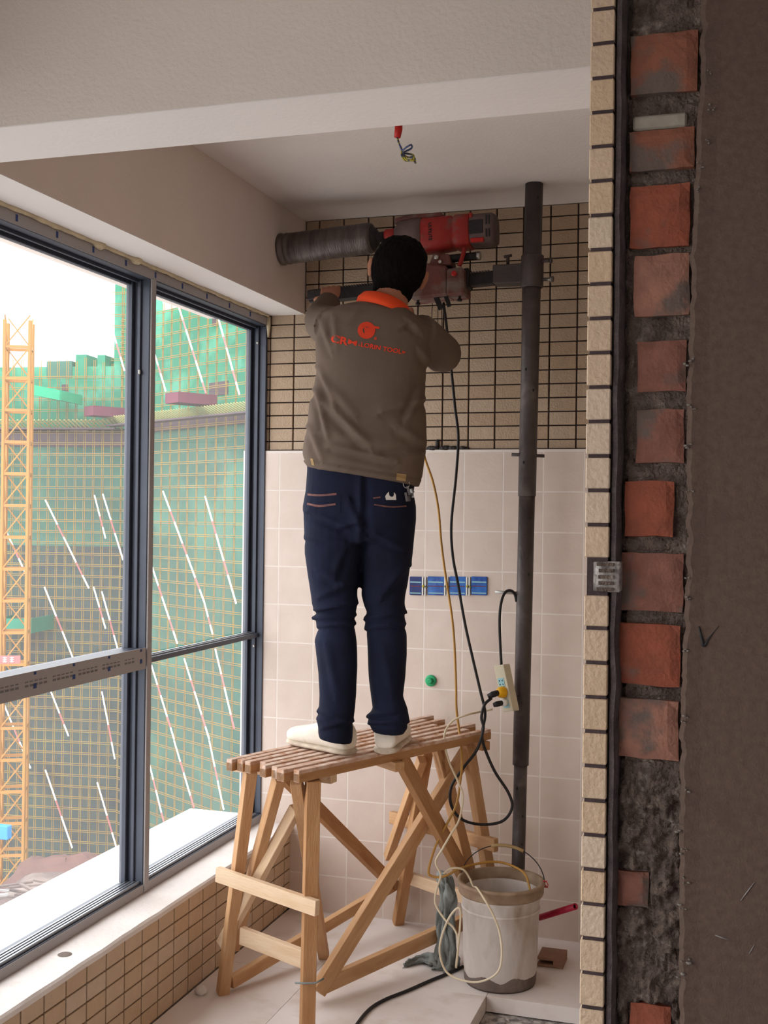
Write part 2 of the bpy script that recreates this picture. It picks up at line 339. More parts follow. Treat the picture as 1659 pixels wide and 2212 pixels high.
# left wall : bulkhead over the window, low wall under it
wl = struct('wall_left', MB().box((-2.15, YREAR, ZS), (XL, 4.225, ZC)).box((-2.15, 4.227, ZS), (XL-.002, YB, ZC)).box((-2.15, YREAR, -.25), (-1.765, YB, ZI-.02)), 'bulkhead', label='plaster bulkhead above and low tiled wall below the window')
lwm = struct('tile_backing', MB().box((-1.766, -.5, 0), (XS-.012, YB, ZI-.02)), 'grout', wl)
yj = at(45.2, 2190, X=XS).y
tl = [tmesh('facade_tile', .012, PW-.006, PH-.005, 'lit%d' % i, .0012) for i in range(3)]
for i in range(-10, 22):
    for j in range(6):
        ya = yj+i*PW; za = ZI-.02-(j+1)*PH
        y1, y2, z1 = ya, min(ya+PW, YB-.02), max(za, .0)
        if y2-y1 < .02: continue
        k = random.choices((0, 1, 2), (5, 2, 2))[0]
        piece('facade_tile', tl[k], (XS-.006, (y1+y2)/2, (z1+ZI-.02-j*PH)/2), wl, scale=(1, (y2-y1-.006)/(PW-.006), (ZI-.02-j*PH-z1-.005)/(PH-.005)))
# sill
sl = MB()
n = 90; R = []
for k in range(n+1):
    y = -.6+(YB-.02+.6)*k/n; wob = noise.noise(V((y*9, 0, 3)))*.003
    R.append([(-2.05, y, ZI-.02), (XS+.004+wob, y, ZI-.022), (XS+.008+wob, y, ZI-.006), (XS+.002+wob, y, ZI+noise.noise(V((y*9, 2, 3)))*.002), (-2.05, y, ZI)])
sl.rings(R, sm=False)
si = struct('trim_1', sl, 'sill', label='white plastered inner window sill')
p = at(140, 2062, Z=ZI); hl = MB().lathe((p.x, p.y, ZI+.0005), (0, 0, 1), [(.020, 0), (.018, .001), (.0001, .0012)], 16, False); hl.build('drilled_hole', 'bucket_dirt', si)
struct('trim_2', MB().box((-2.243, -1, ZI-.12), (-1.955, 4.47, ZI-.004)), 'outer_ledge', label='white ledge outside the window')
# cross beam
yb0 = at(640, 208, Z=ZS).y; yb1 = at(640, 290, Z=ZS).y
bmz = struct('beam', MB().box((-1.9, yb0, ZS), (XRIGHT, yb1, ZC+.01)), 'plaster_warm', label='grey plaster beam crossing the ceiling')
struct('beam_soffit', MB().box((XL-.001, yb0+.001, ZS-.002), (XRIGHT, yb1, ZS)), 'soffit', bmz)
struct('bulkhead_soffit', MB().box((-1.96, YREAR, ZS-.002), (XL-.001, YB-.013, ZS)), 'soffit', wl)
# right partition: cut end facing the doorway, tile return, bricks, render
wr = struct('wall_right', MB().box((XR+.055, YR+.03, -.05), (XRIGHT, YR+.2, ZC)).box((XR+.012, YR+.2, -.05), (XR+.2, YB, ZC)), 'mortar', label='right wall with cut end of tiles, red bricks and dark cement render')
xt0, xt1 = at(1266, 1106, Y=YR).x, at(1325, 1106, Y=YR).x
ex0 = xt1-.006
adm = MB(); R = []
n = 160
for k in range(n+1):
    z = -.05+(ZC+.05)*k/n; a = noise.noise(V((z*14, 1, 0))); b = noise.noise(V((z*22, 5, 0)))
    R.append([(xt0+.004, YR+.012, z), (xt0+.004, YR+.2, z), (ex0+.022, YR+.2, z), (ex0+.016+a*.004, YR+.012+b*.004, z), (ex0+.011+a*.004, YR-.002+b*.004, z), (ex0+.004+a*.003, YR+.0+b*.003, z), (ex0, YR+.012, z)])
adm.rings(R, sm=False); struct('tile_adhesive', adm, 'adhesive', wr)
zt = at(1290, 270/2.765, Y=YR).z
kz = int((ZC-zt)/PH)
struct('grout_bed', MB().box((xt0+.003, YR-.0045, 0), (ex0-.001, YR+.012, ZC)), 'grout', wr)
zmiss = at(1290, 1248, Y=YR).z
tr_ = [tmesh('facade_tile', ex0-xt0+.001, .02, PH-.0058, 'lit%d' % i, .0015) for i in range(3)]
for k in range(kz, -50, -1):
    z = zt+k*PH+PH/2
    if z < 0.01: continue
    if abs(z-zmiss) < PH/2:
        struct('mortar_patch', MB().box((xt0+.012, YR-.0055, z-PH/2+.003), (ex0+.018, YR+.03, z+PH/2-.003)), 'rubble', wr, bevel=.002)
        ms = MB()
        for q in range(5): ms.box((xt0+.016+random.uniform(0, .006), YR-.0095, z-.022+q*.0095), (ex0+.008, YR-.004, z-.0165+q*.0095))
        ms.build('mortar_ridge', 'mortar', wr); continue
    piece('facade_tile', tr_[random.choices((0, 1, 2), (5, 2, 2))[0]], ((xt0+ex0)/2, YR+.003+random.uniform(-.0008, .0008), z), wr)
rt = MB(); y = YR+.22
while y < YB-.03:
    z = .004
    while z < ZC-.05: rt.box((XR-.004, y, z), (XR+.012, min(y+PW-.006, YB-.02), z+PH-.005)); z += PH
    y += PW
tag(rt.build('facade_tile', 'tan0', wr), kind='stuff')
# brick strip
def zpx(px, py): return at(px, py, Y=YR+.03).z
def xpx(px, py): return at(px, py, Y=YR+.03).x
bl = [(1364, 76, 1508, 206, 0), (1362, 284, 1500, 370, 0), (1362, 403, 1490, 536, 1), (1372, 552, 1490, 683, 2), (1378, 738, 1482, 846, 3), (1376, 885, 1478, 1000, 3), (1352, 1040, 1456, 1158, 1), (1342, 1196, 1476, 1320, 3), (1338, 1348, 1470, 1478, 1), (1336, 1509, 1466, 1636, 2), (1334, 1880, 1402, 1955, 3), (1362, 2165, 1448, 2260, 1)]
for (l, t, r, b, k) in bl:
    bm = bmesh.new(); bmesh.ops.create_cube(bm, size=1)
    X0, X1, Z0, Z1 = xpx(l, (t+b)/2), xpx(r, (t+b)/2), zpx((l+r)/2, b), zpx((l+r)/2, t)
    for v in bm.verts: v.co = V((v.co.x*(X1-X0), v.co.y*.06, v.co.z*(Z1-Z0)))
    bmesh.ops.subdivide_edges(bm, edges=list(bm.edges), cuts=5, use_grid_fill=True)
    off = V((l, t, 0))*.01
    for v in bm.verts:
        edge = max(abs(v.co.x)/((X1-X0)/2), abs(v.co.z)/((Z1-Z0)/2))
        v.co += V((noise.noise(v.co*30+off), noise.noise(v.co*34+off*2), noise.noise(v.co*31-off)))*.0028
        if edge > .95 and v.co.y < -.02: v.co.y += .004
    me = bpy.data.meshes.new('brick'); bm.to_mesh(me); bm.free(); me.materials.append(M['brick%d' % k])
    piece('brick', me, ((X0+X1)/2, YR+.046+(.004 if k == 3 else 0), (Z0+Z1)/2), wr)
# rough mortar skin between and over the bricks
ga = MB(); nx, nz = 44, 760
xa0, xa1 = ex0+.010, at(1512, 1106, Y=YR).x
grid = []
for j in range(nz+1):
    row = []
    for i in range(nx+1):
        u, v = i/nx, j/nz; z = .0+ZC*v; x = xa0+(xa1-xa0)*u
        p = V((x*40, 0, z*40)); h = noise.fractal(p, .9, 2, 6)*.006+abs(noise.noise(p*2.6))*.004
        px, py = topx(V((x, YR+.03, z)))
        rough = min(1, max(0, (py-1640)/60)) * (.6 if 1880 < py < 1950 and px < 1400 else 1)
        y = YR+.030-h*(1+1.4*rough)-.007*rough
        if u < .12: y += .012*(1-u/.12)
        for (l, t, r, b, k) in bl:
            if l-4 < px < r+4 and t-4 < py < b+4: y += .012 + (.006 if t-4 < py < t+5 or b-6 < py < b+4 else 0)
        if px > 1480 and rough < .5: y -= .004*noise.noise(V((x*20, 3, z*30)))+.001
        if u > .97: y = min(y, YR+.02)
        row.append((x, y, z))
    grid.append(row)
ga.add([p for r in grid for p in r], [(j*(nx+1)+i, j*(nx+1)+i+1, (j+1)*(nx+1)+i+1, (j+1)*(nx+1)+i) for j in range(nz) for i in range(nx)], True)
struct('mortar', ga, 'mortar', wr)
# render coat right of the bricks, ragged edge
rc = MB(); R = []
ee = [(0, 1515), (75, 1512), (208, 1512), (250, 1505), (400, 1500), (540, 1492), (690, 1490), (850, 1482), (1000, 1482), (1160, 1484), (1320, 1478), (1480, 1470), (1640, 1468), (1900, 1466), (2300, 1466)]
for k in range(421):
    z = -.02+(ZC+.02)*k/420; _, py = topx(V((-.08, YR, z)))
    ex = ee[0][1]
    for (a, xa_), (b, xb_) in zip(ee, ee[1:]):
        if a <= py <= b: ex = xa_+(xb_-xa_)*(py-a)/(b-a)
    if py > 2300: ex = 1466
    x = at(ex, py, Y=YR).x + noise.noise(V((0, 0, z*38)))*.005+noise.noise(V((0, 9, z*120)))*.002
    R.append([(x, YR+.03, z), (x+.001, YR+.002, z), (x+.008, YR-.003+noise.noise(V((0, 4, z*50)))*.002, z), (x+.03, YR, z), (.4, YR, z), (XRIGHT, YR, z), (XRIGHT, YR+.03, z)])
rc.rings(R, sm=False); struct('cement_render', rc, 'cement', wr)
fk = MB()
for (px, py, s) in [(1535, 155, 6), (1537, 230, 8), (1530, 305, 5), (1512, 358, 8), (1510, 410, 6), (1488, 785, 14), (1495, 880, 9), (1487, 968, 9), (1490, 1055, 10), (1485, 1245, 6), (1487, 1290, 6), (1483, 1410, 8), (1478, 1555, 9), (1484, 1706, 8), (1470, 1790, 10), (1478, 1840, 9), (1480, 1900, 8), (1476, 1960, 9), (1482, 2080, 12), (1470, 2110, 10)]:
    for q in range(4):
        p = at(px+random.uniform(-s, s), py+random.uniform(-s, s), Y=YR-.004); r = s*.00022*random.uniform(.4, 1.1)
        fk.ell(p, r*random.uniform(1, 2.2), .003, r, 6, 4)
tag(fk.build('plaster_crumbs', mat('pale_plaster_crumb', (.26, .235, .21), (.18, .16, .145), 30, .9), wr), kind='stuff')
ck = MB(); pts = spline([at(1510, 1353, Y=YR), at(1516, 1380, Y=YR), at(1521, 1395, Y=YR), at(1532, 1378, Y=YR), at(1553, 1352, Y=YR)], 5)
pts = [p+V((0, -.0008, 0)) for p in pts]
ck.tube(pts, [.0004+.0022*math.sin(math.pi*min(1, (i+3)/len(pts))) for i in range(len(pts))], 6); ck.build('check_mark', 'black', wr)
sc = MB()
for (a, b, c, d, r) in [(1600, 1945, 1630, 1905, .004), (1545, 2020, 1575, 2030, .005), (1618, 2060, 1630, 2040, .003)]:
    sc.tube([at(a, b, Y=YR), at((a+c)/2, (b+d)/2, Y=YR), at(c, d, Y=YR)], [r*.35, r*.6, r*.35], 8, flat=.25)
tag(sc.build('plaster_smear', 'concrete', wr))
cpt = at(1425, 262, Y=YR+.022); struct('plaster_chip', MB().box((cpt.x-.040, cpt.y, cpt.z-.011), (cpt.x+.040, cpt.y+.02, cpt.z+.011)), mat('pale_plaster_chip', (.36, .33, .28), (.28, .25, .21), 30, .9, .4, 60), wr, bevel=.003)
# room behind the camera
struct('wall_rear', MB().box((-2.15, YREAR-.15, -.1), (XRIGHT+.1, YREAR, ZC)), 'plaster', label='bare rear wall behind the camera')
struct('wall_side', MB().box((XRIGHT, YREAR, -.1), (XRIGHT+.15, YR+.1, ZC)), 'plaster', label='bare cement side wall behind the camera')

# ------------------------------------------------------------------ window
wn = bpy.data.objects.new('window_1', None); COL.objects.link(wn); wn.location = (XF, 2, ZI); tag(wn, 'blue-grey aluminium window with film on its frame', kind='structure')
YW0, YW1 = -.4, YB-.016
ym = at(318, 1100, X=XF).y; ym1 = at(329, 1100, X=XF).y
XO = -1.957
def mbx(a, b): return MB().box(a, b)
# head: film-covered inner face, stepped tracks below
hh = .042
def prof(name, polys, m): pass
hd = MB().box((XO, YW0, ZS-.045), (XF, YW1, ZS-.004)).box((XO, YW0, ZS-.062), (XO+.02, YW1, ZS-.045)).box((XO+.035, YW0, ZS-.055), (XO+.045, YW1, ZS-.045))
hd.build('frame_head', 'frame', wn, .001)
fb = MB().box((XO, YW0, ZI-.001), (XF, YW1, ZI+.032)); fb.build('frame_sill', 'frame', wn, .001)
for k in range(4):
    xx = XO+.022+k*.014; MB().box((xx, YW0, ZI+.032), (xx+.008, ym, ZI+.038+.001*k)).box((xx, ym1, ZI+.032), (xx+.008, YW1-.04, ZI+.038+.001*k)).build('sill_track', 'rail', wn, .001)
MB().box((XF, YW0, ZI+.001), (XF+.002, YW1, ZI+.030)).build('film_on_sill_frame', 'tape', wn)
MB().box((XF, YW0, ZS-.043), (XF+.002, ym1, ZS-.006)).box((XF, ym1+.002, ZS-.041), (XF+.002, YW1, ZS-.010)).build('film_on_head', 'tape', wn)
tm = MB()
for k in range(14):
    y = 2.69+.19*k-.4
    if y < YW1-.1: tm.box((XF+.002, y, ZS-.034), (XF+.0028, y+.010, ZS-.016))
tm.build('blue_print', 'tape_ink', wn)
def mullion(ya, yb_):
    g = MB().box((XO, ya, ZI+.03), (XF, yb_, ZS-.04)).box((XO+.003, ya-.016, ZI+.034), (XO+.026, ya, ZS-.046)).box((XO+.040, ya-.008, ZI+.034), (XO+.052, ya, ZS-.046))
    g.build('mullion', 'frame', wn, .0015)
    MB().box((XF, ya+.003, ZI+.005), (XF+.006, yb_-.002, ZS-.042)).build('film_on_mullion', 'tape', wn, .001)
mullion(ym, ym1); mullion(1.45, 1.50)
jb = MB().box((XO, YW1-.008, ZI+.03), (XF, YW1, ZS-.04)).box((XO, YW1-.03, ZI+.034), (XO+.022, YW1-.008, ZS-.046)).box((XO+.034, YW1-.018, ZI+.034), (XO+.05, YW1-.008, ZS-.046)).box((XF-.018, YW1-.014, ZI+.034), (XF, YW1-.008, ZS-.046))
jb.build('jamb', 'frame', wn, .0015)
za = at(0, 1467, X=XF).z; zb = at(0, 1521, X=XF).z
zt0, zt1 = (zb+at(305, 1445, X=XF).z)/2, (za+at(305, 1398, X=XF).z)/2
MB().box((XO, 1.5, zt0+.004), (XF+.002, ym-.002, zt1-.002)).build('transom', 'frame', wn, .001)
MB().box((XF+.002, 1.52, zt0), (XF+.005, ym-.006, zt1)).build('film_on_transom', 'tape', wn)
tk = MB(); tg = MB()
for px in (72, 156, 232, 301):
    y = at(px, 1450, X=XF).y; tk.box((XF+.005, y-.006, zt0+.020), (XF+.0057, y+.008, zt0+.034)).box((XF+.005, y-.005, zt1-.010), (XF+.0057, y+.006, zt1-.002))
for k in range(40):
    y = 2.45+.022*k
    if y < ym-.03 and k % 6: tg.box((XF+.005, y, zt0+.028), (XF+.0056, y+.015, zt0+.034)).box((XF+.005, y, zt0+.040), (XF+.0056, y+.014, zt0+.043))
tk.build('blue_print', 'tape_ink', wn); tg.build('grey_print', 'ink_grey', wn)
zr0 = at(322, 1432, X=XF-.02).z; zr1 = at(322, 1422, X=XF-.02).z
MB().box((XO, ym1, zr0), (XF-.018, YW1-.01, zr1+.002)).build('transom', 'frame', wn, .001)
MB().box((XO+.03, ym1, zr1+.002), (XO+.036, YW1-.03, zr1+.008)).box((XO+.046, ym1, zr1+.002), (XO+.05, YW1-.03, zr1+.007)).build('transom_track', 'rail', wn)
for (ya, yb_) in ((YW0, 1.45), (1.5, ym), (ym1, YW1-.01)):
    for (z0, z1) in ((ZI+.03, 1.07), (1.10, ZS-.045)):
        MB().add([(XO+.012, ya, z0), (XO+.012, yb_, z0), (XO+.012, yb_, z1), (XO+.012, ya, z1)], [(0, 1, 2, 3)]).build('pane', 'glass', wn)
bo = MB()
for (px, py) in ((291, 803), (318, 806), (546, 737), (538, 1398)):
    p = at(px, py, X=XF-.03); bo.ell((p.x, ym-.009 if px < 400 else YW1-.032, p.z), .005, .003, .006, 8, 6)
bo.build('screw_head', 'chrome', wn)
fo = MB(); ptf = []; rf = []
for k in range(150):
    y = 2.3+(YB-.03-2.3)*k/149; ptf.append((XF+.008+noise.noise(V((y*9, 0, 0)))*.004, y, ZS-.004)); rf.append(.0065+.006*abs(noise.noise(V((y*16, 3, 0))))+(.008 if abs(y-3.07) < .02 or abs(y-3.30) < .02 else 0))
fo.tube(ptf, rf, 8); fo.tube([(XF+.004, YB-.025, ZS-.01), (XF+.006, YB-.022, ZS-.05), (XF+.004, YB-.02, ZS-.09)], [.012, .009, .004], 8)
fo.build('foam_bead', 'foam', wn)

# ------------------------------------------------------------------ outside: site ground, tower, mast
ZG = at(200, 1900, Y=62).z
gnd = MB(); n = 40; gv = []
for j in range(n+1):
    for i in range(n+1):
        x, y = -160+200*i/n, 14+150*j/n; gv.append((x, y, ZG-1.5+noise.noise(V((x*.12, y*.12, 0)))*1.2))
gnd.add(gv, [(j*(n+1)+i, j*(n+1)+i+1, (j+1)*(n+1)+i+1, (j+1)*(n+1)+i) for j in range(n) for i in range(n)], True)
struct('ground', gnd, 'ground', label='muddy building site ground below the window')
def yaw_dir(a): return V((-math.sin(math.radians(a)), math.cos(math.radians(a)), 0))
dA = yaw_dir(59.7)
cA = atd(262, 1100, 70); cA.z = 0
def onplane(px, py, c, d, off=0):
    n_ = V((d.y, -d.x, 0));
    if n_.dot(CAM-c) < 0: n_ = -n_
    c2 = c+n_*off; r = ray(px, py); t = (c2-CAM).dot(n_)/r.dot(n_); return CAM+r*t
def top_to(p, z): return V((p.x, p.y, z))
zAt = onplane(400, 655, cA, dA).z
pR = onplane(760, 1100, cA, dA)
sR = (pR-cA).dot(-dA)
dB = yaw_dir(59.7+38)   # left face, nearly square to the view
sB = 20
zBt = onplane(150, 790, cA, dB).z
tw = thing('unfinished_tower', (cA.x, cA.y, ZG), 'unfinished tower wrapped in green debris netting beyond the window', 'building')
nrm = lambda d: (V((d.y, -d.x, 0)) if V((d.y, -d.x, 0)).dot(CAM-cA) > 0 else V((-d.y, d.x, 0)))
nA, nB = nrm(dA), nrm(dB)
def face(c, d, s0, s1, z0, z1, th, m, name, par, off=0):
    n_ = nrm(d); a = c+d*s0+n_*off; b = c+d*s1+n_*off
    return MB().hexa([top_to(a, z0), top_to(b, z0), top_to(b-n_*th, z0), top_to(a-n_*th, z0), top_to(a, z1), top_to(b, z1), top_to(b-n_*th, z1), top_to(a-n_*th, z1)]).build(name, m, par)
zmidA = onplane(400, 905, cA, dA).z; zmidB = onplane(150, 925, cA, dB).z; zlow = onplane(400, 1240, cA, dA).z; zlowB = onplane(150, 1180, cA, dB).z
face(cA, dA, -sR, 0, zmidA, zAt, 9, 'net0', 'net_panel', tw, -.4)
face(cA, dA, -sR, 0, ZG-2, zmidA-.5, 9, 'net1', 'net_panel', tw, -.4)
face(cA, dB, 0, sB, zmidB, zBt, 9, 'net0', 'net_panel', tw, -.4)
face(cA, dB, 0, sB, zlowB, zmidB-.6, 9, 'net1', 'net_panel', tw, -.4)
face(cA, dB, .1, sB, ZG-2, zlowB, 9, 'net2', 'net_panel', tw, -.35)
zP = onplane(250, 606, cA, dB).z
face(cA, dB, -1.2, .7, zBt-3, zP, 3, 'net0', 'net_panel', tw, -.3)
for (px0, px1, y0, y1, mm) in ((205, 222, 765, 800, 'net0'), (158, 182, 764, 800, 'net0'), (95, 150, 778, 800, 'net1')):
    a, b = onplane(px0, y1, cA, dB), onplane(px1, y0, cA, dB); s0, s1 = (a-cA).dot(dB), (b-cA).dot(dB); face(cA, dB, min(s0, s1), max(s0, s1), a.z-.4, b.z, 2, mm, 'net_panel', tw, -.35)
face(cA, dA, -sR, 0, zmidA-.5, zmidA, 9, 'concrete_dark', 'floor_slab', tw, -.3)
face(cA, dB, 0, sB, zmidB-1.1, zmidB-.25, 9, 'concrete_dark', 'floor_slab', tw, -.3)
# window gaps in the netting
for (px, py, ww, h_, c, d) in ((134, 836, 12, 14, cA, dB), (460, 838, 40, 34, cA, dA), (452, 690, 10, 26, cA, dA), (165, 925, 40, 12, cA, dB)):
    a, b = onplane(px-ww/2, py+h_/2, c, d, 0), onplane(px+ww/2, py-h_/2, c, d, 0); s0, s1 = (a-c).dot(d), (b-c).dot(d)
    face(c, d, min(s0, s1), max(s0, s1), min(a.z, b.z), max(a.z, b.z), .1, 'concrete_dark', 'wall_gap', tw, -.33)
sf = thing('scaffolding', (cA.x, cA.y+.1, ZG), 'yellow tube scaffolding in front of the green netted tower', 'scaffolding')
tb = .033
def vpole(c, d, s, z0, z1, m='bamboo'):
    n_ = nrm(d); a = c+d*s
    g = MB()
    for q in (-.055, .055): g.bar(top_to(a+d*q+n_*.1, z0), top_to(a+d*q+n_*.1, z1), tb, tb, V((1, 0, 0)))
    g.build('standard', m, sf)
def ledger(c, d, s0, s1, z, m='bamboo'):
    n_ = nrm(d); g = MB()
    for q in (-.05, .05): g.bar(top_to(c+d*s0+n_*.18, z+q), top_to(c+d*s1+n_*.18, z+q), tb, tb)
    g.build('ledger', m, sf)
# pitch from the photo: 21 px across, 27 px up, near px 480
pa, pb = onplane(470, 1100, cA, dA), onplane(491, 1100, cA, dA); sA = abs((pa-pb).dot(dA))
hA = onplane(480, 1100, cA, dA).z-onplane(480, 1127, cA, dA).z
k = 0; s = -.1
while s > -sR: vpole(cA, dA, s, ZG-1.5, zAt+.6*random.random()+.2); s -= sA
pa, pb = onplane(150, 1100, cA, dB), onplane(169.5, 1100, cA, dB); sBp = abs((pa-pb).dot(dB))
s = .6
while s < sB: vpole(cA, dB, s, ZG-1.5, zBt+.5*random.random()); s += sBp
for s in (-1.1, -.55, 0): vpole(cA, dB, s, zBt-3, zP+.4)
z = ZG+.3; kk = 0
while z < zAt-.1:
    s0 = random.choice([0, 0, 0, -sA*random.uniform(1, 3)])
    ledger(cA, dA, -sR, 0, z)
    z += hA
z = ZG+.3
while z < zBt-.1: ledger(cA, dB, 0, sB, z); z += hA
z = zBt+.3
while z < zP: ledger(cA, dB, -1.2, .7, z); z += hA
# bamboo catch fans
for (c, d, s0, s1, zz) in ((cA, dA, -sR, 0, zmidA), (cA, dB, 0, sB, zmidB)):
    g = MB(); n_ = nrm(d); s = s0; k = 0
    while s < s1:
        a = top_to(c+d*s+n_*.3, zz-.05); b = top_to(c+d*(s+.22)+n_*1.1, zz+.42); g.bar(a, b, .09, .06); s += .27
    tag(g.build('catch_fan', 'lime', sf), kind='stuff')
    MB().bar(top_to(c+d*s0+n_*.75, zz-.1), top_to(c+d*s1+n_*.75, zz-.1), .8, .08).build('fan_deck', 'concrete_dark', sf)
# cantilever platforms
def platform(x0, x1, ytl, ybl, ytr, ybr, c, d, label, m, xm=None):
    a = onplane(x0, (ytl+ybl)/2, c, d, 3.0); b = onplane(x1, (ytr+ybr)/2, c, d, 3.0)
    h_ = abs(onplane(x0, ytl, c, d, 3).z-onplane(x0, ybl, c, d, 3).z)
    t = thing('loading_platform', (a.x, a.y, a.z-h_/2), label, 'platform', 'loading platforms on the tower'); n_ = nrm(d)
    zt_ = (a.z+b.z)/2+h_/2; zb_ = zt_-h_
    za1, za0, zb1, zb0 = a.z+h_/2, a.z-h_/2, b.z+h_/2, b.z-h_/2
    def pan(p, q, pz0, pz1, qz0, qz1, nm):
        s_ = (q-p); s_.z = 0; t_ = V((s_.y, -s_.x, 0)).normalized()*.06
        MB().hexa([top_to(p, pz0), top_to(q, qz0), top_to(q+t_, qz0), top_to(p+t_, pz0), top_to(p, pz1), top_to(q, qz1), top_to(q+t_, qz1), top_to(p+t_, pz1)]).build(nm, m, t)
    pan(a, b, za0, za1, zb0, zb1, 'front_panel'); pan(a, a-n_*2.9, za0, za1, za0, za1, 'side_panel'); pan(b, b-n_*2.9, zb0, zb1, zb0, zb1, 'side_panel')
    MB().hexa([top_to(a, za0), top_to(b, zb0), top_to(b-n_*2.9, zb0), top_to(a-n_*2.9, za0), top_to(a, za0+.1), top_to(b, zb0+.1), top_to(b-n_*2.9, zb0+.1), top_to(a-n_*2.9, za0+.1)]).build('deck', 'concrete_dark', t)
    return t
def walk(p, d, px):
    lo, hi = 0, 14; s_ = topx(p+d*.01)[0] > topx(p)[0]
    for _ in range(40):
        m_ = (lo+hi)/2
        if (topx(p+d*m_)[0] < px) == s_: lo = m_
        else: hi = m_
    return p+d*lo
def platform2(P0, pxo, pxe, ytop, ybot, label):
    P1 = walk(P0, nA, pxo); P2 = walk(P1, dA, pxe); r_ = lambda y: CAM.z+(at(pxo, y, Y=P1.y).z-CAM.z)
    z1, z0 = r_(ytop), r_(ybot); t = thing('loading_platform', tuple(top_to(P1, z0)), label, 'platform', 'loading platforms on the tower')
    P3 = P0+(P2-P1)
    for a, b, nm in ((P0, P1, 'long_panel'), (P1, P2, 'end_panel'), (P3, P2, 'long_panel')): MB().bar(top_to(a, (z0+z1)/2), top_to(b, (z0+z1)/2), .06, z1-z0).build(nm, 'pink', t)
    MB().hexa([top_to(q, z) for z in (z0, z0+.08) for q in (P0, P1, P2, P3)]).build('deck', 'concrete_dark', t)
    return t
platform2(onplane(465, 1100, cA, dA, .3), 383, 355, 846, 869, 'maroon loading platform on the tower, seen through the right pane')
platform2(onplane(268, 1100, cA, dA, .3), 200, 180, 876, 897, 'maroon loading platform on the tower, just left of the mullion')
aw = platform(66, 130, 830, 852, 840, 868, cA, dB, 'bright green netted platform beside the orange mast', 'net_bright'); aw['group'] = 'loading platforms on the tower'
platform(-20, 66, 1336, 1368, 1336, 1368, cA, dB, 'green netted platform low on the orange mast', 'hut_green')
# mast
mt = thing('hoist_mast', tuple(top_to(atd(34, 1100, 64), ZG)), 'orange-yellow lattice mast standing left of the tower', 'crane')
mc = atd(36, 1100, 64); rd = yaw_dir(-62); dp = yaw_dir(28)
hw = 26/FPX*64
zM = atd(36, 790, 64).z
cs = [top_to(mc+rd*hw*a+dp*hw*b, 0) for a, b in ((-1, -1), (1, -1), (1, 1), (-1, 1))]
for c in cs: MB().bar(top_to(c, ZG-1.5), top_to(c, zM+2.4), .15, .15, V((1, 0, 0))).build('mast_leg', 'ochre', mt)
z = ZG; hz = 68/FPX*64; k = 0
while z < zM+1.5:
    for i in range(4):
        a, b = cs[i], cs[(i+1) % 4]
        MB().bar(top_to(a, z), top_to(b, z), .10, .16).build('mast_rail', 'ochre', mt)
        MB().bar(top_to(a, z), top_to(b, z+hz), .07, .07).build('mast_brace', 'ochre', mt)
    z += hz; k += 1
# striped raker tubes
rp_ = [((382, 650, 445, 850), 1), ((470, 682, 517, 852), 1), ((331, 755, 358, 845), 1), ((352, 1061, 441, 1300), 1), ((441, 1300, 459, 1369), 1), ((443, 1072, 510, 1304), 1), ((327, 1220, 383, 1390), 1), ((327, 1437, 376, 1597), 1), ((398, 1423, 452, 1597), 1), ((465, 1402, 506, 1575), 1), ((235, 686, 269, 801), 0), ((98, 1080, 192, 1271), 0), ((222, 1067, 266, 1210), 0), ((204, 1070, 228, 1163), 0), ((2, 1123, 67, 1264), 0), ((96, 1268, 161, 1430), 0), ((202, 1268, 228, 1358), 0), ((220, 1278, 255, 1405), 0), ((110, 1494, 148, 1590), 0), ((220, 1494, 248, 1640), 0), ((8, 1520, 66, 1660), 0), ((98, 1663, 156, 1832), 0), ((210, 1690, 253, 1836), 0), ((320, 1640, 355, 1781), 1), ((376, 1600, 419, 1745), 1), ((452, 1600, 483, 1749), 1)]
ORD = ['first', 'second', 'third', 'fourth', 'fifth', 'sixth', 'seventh', 'eighth', 'ninth', 'tenth', 'eleventh', 'twelfth', 'thirteenth']
RK = {}
for A_ in (0, 1):
    L_ = sorted([r_ for r_ in rp_ if r_[1] == A_], key=lambda r_: r_[0][1])
    for k_, r_ in enumerate(L_): RK[r_[0]] = ORD[k_]
for (a, b, c, d), A in rp_:
    dd = dA if A else dB; p = onplane(a, b, cA, dd, .5); q = onplane(c, d, cA, dd, 2.2)
    side = 'right' if A else 'left'
    t = thing('raker_tube', tuple(q), 'red and white raker tube, %s from the top in the %s pane' % (RK[(a, b, c, d)], side), 'pole', 'striped raker tubes in the %s pane' % side)
    g1, g2 = MB(), MB(); N_ = max(4, int((q-p).length/.9))
    for k in range(N_): (g1 if k % 3 != 2 else g2).bar(p.lerp(q, k/N_), p.lerp(q, (k+1)/N_), .07, .07)
    g1.build('white_band', 'rope_white', t); g2.build('red_band', 'rope_red', t)
